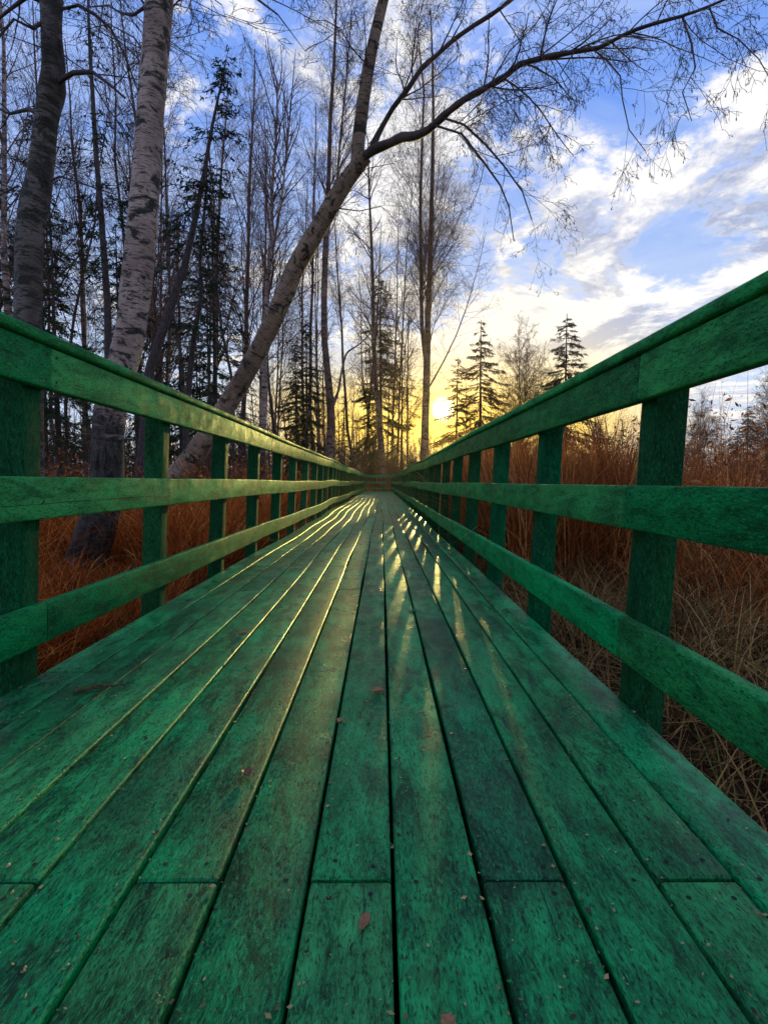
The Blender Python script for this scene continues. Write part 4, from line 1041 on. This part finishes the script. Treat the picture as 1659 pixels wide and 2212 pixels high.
# ------------------------------------------------------------------ sky and sun
sv = ray(958, 884).normalized()
elev = math.asin(sv.z); az = math.atan2(sv.x, sv.y)
w = bpy.data.worlds.new('World'); scene.world = w; w.use_nodes = True
t = NT(w.node_tree)
D = t.vm('NORMALIZE', t.n('ShaderNodeTexCoord').outputs['Generated'])
sky = t.n('ShaderNodeTexSky', sky_type='NISHITA'); sky.sun_disc = False; sky.sun_elevation = elev; sky.sun_rotation = az
sky.air_density = 1.0; sky.dust_density = .6; sky.ozone_density = 3.0
sx = t.n('ShaderNodeSeparateXYZ'); t.put(sx.inputs[0], D)
X, Y, Z = sx.outputs
zc = t.math('MAXIMUM', Z, 0.0)
cs = t.math('MAXIMUM', t.vm('DOT_PRODUCT', D, tuple(sv)), 0.0)
hs = t.n('ShaderNodeHueSaturation'); t.put(hs.inputs['Color'], sky.outputs[0]); hs.inputs['Saturation'].default_value = 1.25; hs.inputs['Value'].default_value = 1.0
S0 = hs.outputs[0]
blue = t.mix(t.mr(Z, .08, .66, smooth=True), (5.0, 6.5, 8.8), (.70, 2.5, 8.4))       # clear air higher up, against strength 0.1
col = t.mix(.93, S0, blue)
# cloud layer seen in perspective, over a thin uneven veil
den = t.math('ADD', zc, .13)
u = t.math('DIVIDE', X, den); v = t.math('DIVIDE', Y, den)
cv = t.n('ShaderNodeCombineXYZ'); t.put(cv.inputs[0], u); t.put(cv.inputs[1], v)
veil = t.mr(t.noise(t.vm('MULTIPLY', cv.outputs[0], (1.0, 2.2, 1)), 1.3, 8, .65, .5), .34, .68, 0, .55)
col = t.mix(veil, col, (6.3, 7.1, 8.8))
n1 = t.noise(t.vm('ADD', cv.outputs[0], (3.7, 1.2, 0)), 2.1, 10, .66, .45)
n2 = t.noise(t.vm('ADD', cv.outputs[0], (3.62, 1.02, 0)), 2.1, 10, .66, .45)         # the same layer looked at nearer the sun
n3 = t.noise(cv.outputs[0], .45, 3, .5)
def lobe(px, py, a, b):
    d_ = tuple(ray(px, py).normalized()); return t.mr(t.vm('DOT_PRODUCT', D, d_), math.cos(R(a)), math.cos(R(b)), 0., 1., True)
bias = t.math('MULTIPLY', lobe(1450, 660, 22, 4), .13)
bias = t.math('ADD', bias, t.math('MULTIPLY', lobe(1050, 640, 18, 3), .12))
bias = t.math('ADD', bias, t.math('MULTIPLY', lobe(650, 130, 16, 3), .13))
bias = t.math('ADD', bias, t.math('MULTIPLY', lobe(1530, 110, 14, 3), .03))
bias = t.math('SUBTRACT', bias, t.math('MULTIPLY', lobe(150, 180, 22, 4), .08))
bias = t.math('SUBTRACT', bias, t.math('MULTIPLY', lobe(1330, 400, 15, 2), .09))
cn_ = t.math('ADD', t.math('ADD', n1, t.math('MULTIPLY', t.math('SUBTRACT', n3, .5), .25)), bias)
brk = t.noise(t.vm('ADD', cv.outputs[0], (9, 4, 0)), 7.5, 7, .66, .6)
cn_ = t.math('ADD', cn_, t.math('MULTIPLY', t.math('SUBTRACT', brk, .5), .42))
mask = t.mr(cn_, .51, .63, 0, 1, True)
thick = t.mr(cn_, .60, .82, 0, 1, True)
lit = t.mr(t.math('SUBTRACT', n1, n2), -.07, .05, 0, 1)
cw_ = t.mix(t.math('MULTIPLY', t.math('SUBTRACT', 1.0, lit), t.mr(cn_, .51, .60)), (9.2, 9.0, 8.9), (3.7, 4.2, 5.8))
warm = t.mr(cs, .93, .999)
cw_ = t.mix(t.math('MULTIPLY', warm, .45), cw_, (9.6, 8.6, 6.2))
col = t.mix(t.math('MULTIPLY', mask, .93), col, cw_)
# low sun: aureole and yellow band along the horizon
band = t.math('MULTIPLY', t.mr(Z, .27, .12, 0, 1, True), t.mr(cs, .90, .985, 0, 1, True))
col = t.mix(t.math('MULTIPLY', band, .95), col, t.mix(t.mr(Z, .20, .07), (9.8, 7.6, 2.6), (10., 6.2, .3)))
hz = t.math('MULTIPLY', t.mr(Z, .10, .0, 0, 1, True), t.mr(cs, .5, .97))
col = t.mix(t.math('MULTIPLY', hz, .5), col, (9.2, 7.8, 6.2))
g1 = t.math('POWER', cs, 260.); g2 = t.math('POWER', cs, 20000.); g3 = t.math('POWER', cs, 26.)
gl = t.mix(1.0, t.vm('SCALE', (3.5, 1.4, .05), scale=g1), t.vm('SCALE', (700., 560., 300.), scale=g2), 'ADD')
gl = t.mix(1.0, gl, t.vm('SCALE', (.35, .2, .02), scale=g3), 'ADD')
col = t.mix(1.0, col, gl, 'ADD')
bg = t.n('ShaderNodeBackground'); t.put(bg.inputs[0], col); bg.inputs[1].default_value = .1
wo = t.n('ShaderNodeOutputWorld'); t.nt.links.new(bg.outputs[0], wo.inputs[0])
sun = bpy.data.lights.new('sun', 'SUN'); sun.energy = 2.8; sun.angle = R(.6); sun.color = (1, .78, .22)
so = bpy.data.objects.new('sun', sun); COL.objects.link(so); so.rotation_euler = (-sv).to_track_quat('-Z', 'Y').to_euler(); so.location = sv*50

# ------------------------------------------------------------------ evening haze
HAZE = 0.00025
if HAZE:
    bx = [(x, y, z) for z in (-1.6, 34) for y in (-70, 720) for x in (-420, 420)]
    me = bpy.data.meshes.new('haze'); me.from_pydata(bx, [], [(0, 2, 3, 1), (4, 5, 7, 6), (0, 1, 5, 4), (2, 6, 7, 3), (0, 4, 6, 2), (1, 3, 7, 5)]); me.update()
    hm = bpy.data.materials.new('haze'); hm.use_nodes = True; ht = NT(hm.node_tree)
    pv = ht.n('ShaderNodeVolumePrincipled'); pv.inputs['Color'].default_value = (1, .82, .58, 1); pv.inputs['Density'].default_value = HAZE; pv.inputs['Anisotropy'].default_value = .82
    ho = ht.n('ShaderNodeOutputMaterial'); ht.nt.links.new(pv.outputs[0], ho.inputs['Volume'])
    tag(link('haze', me, None, [hm]), 'thin golden evening haze over the wood and the marsh', 'haze', kind='stuff')
# ------------------------------------------------------------------ camera
cam = bpy.data.cameras.new('camera'); co = bpy.data.objects.new('camera', cam); COL.objects.link(co)
co.location = (0, 0, EYE)
co.matrix_world = Matrix(((RT.x, UP.x, -FW.x, 0), (RT.y, UP.y, -FW.y, 0), (RT.z, UP.z, -FW.z, EYE), (0, 0, 0, 1)))
cam.sensor_fit = 'HORIZONTAL'; cam.sensor_width = 36; cam.lens = 36*F/1659; cam.clip_start = .02; cam.clip_end = 2000
scene.camera = co
scene.view_settings.view_transform = 'Standard'; scene.view_settings.look = 'None'
scene.view_settings.exposure = .22; scene.view_settings.gamma = 1
scene.cycles.max_bounces = 6; scene.cycles.diffuse_bounces = 3; scene.cycles.transmission_bounces = 3
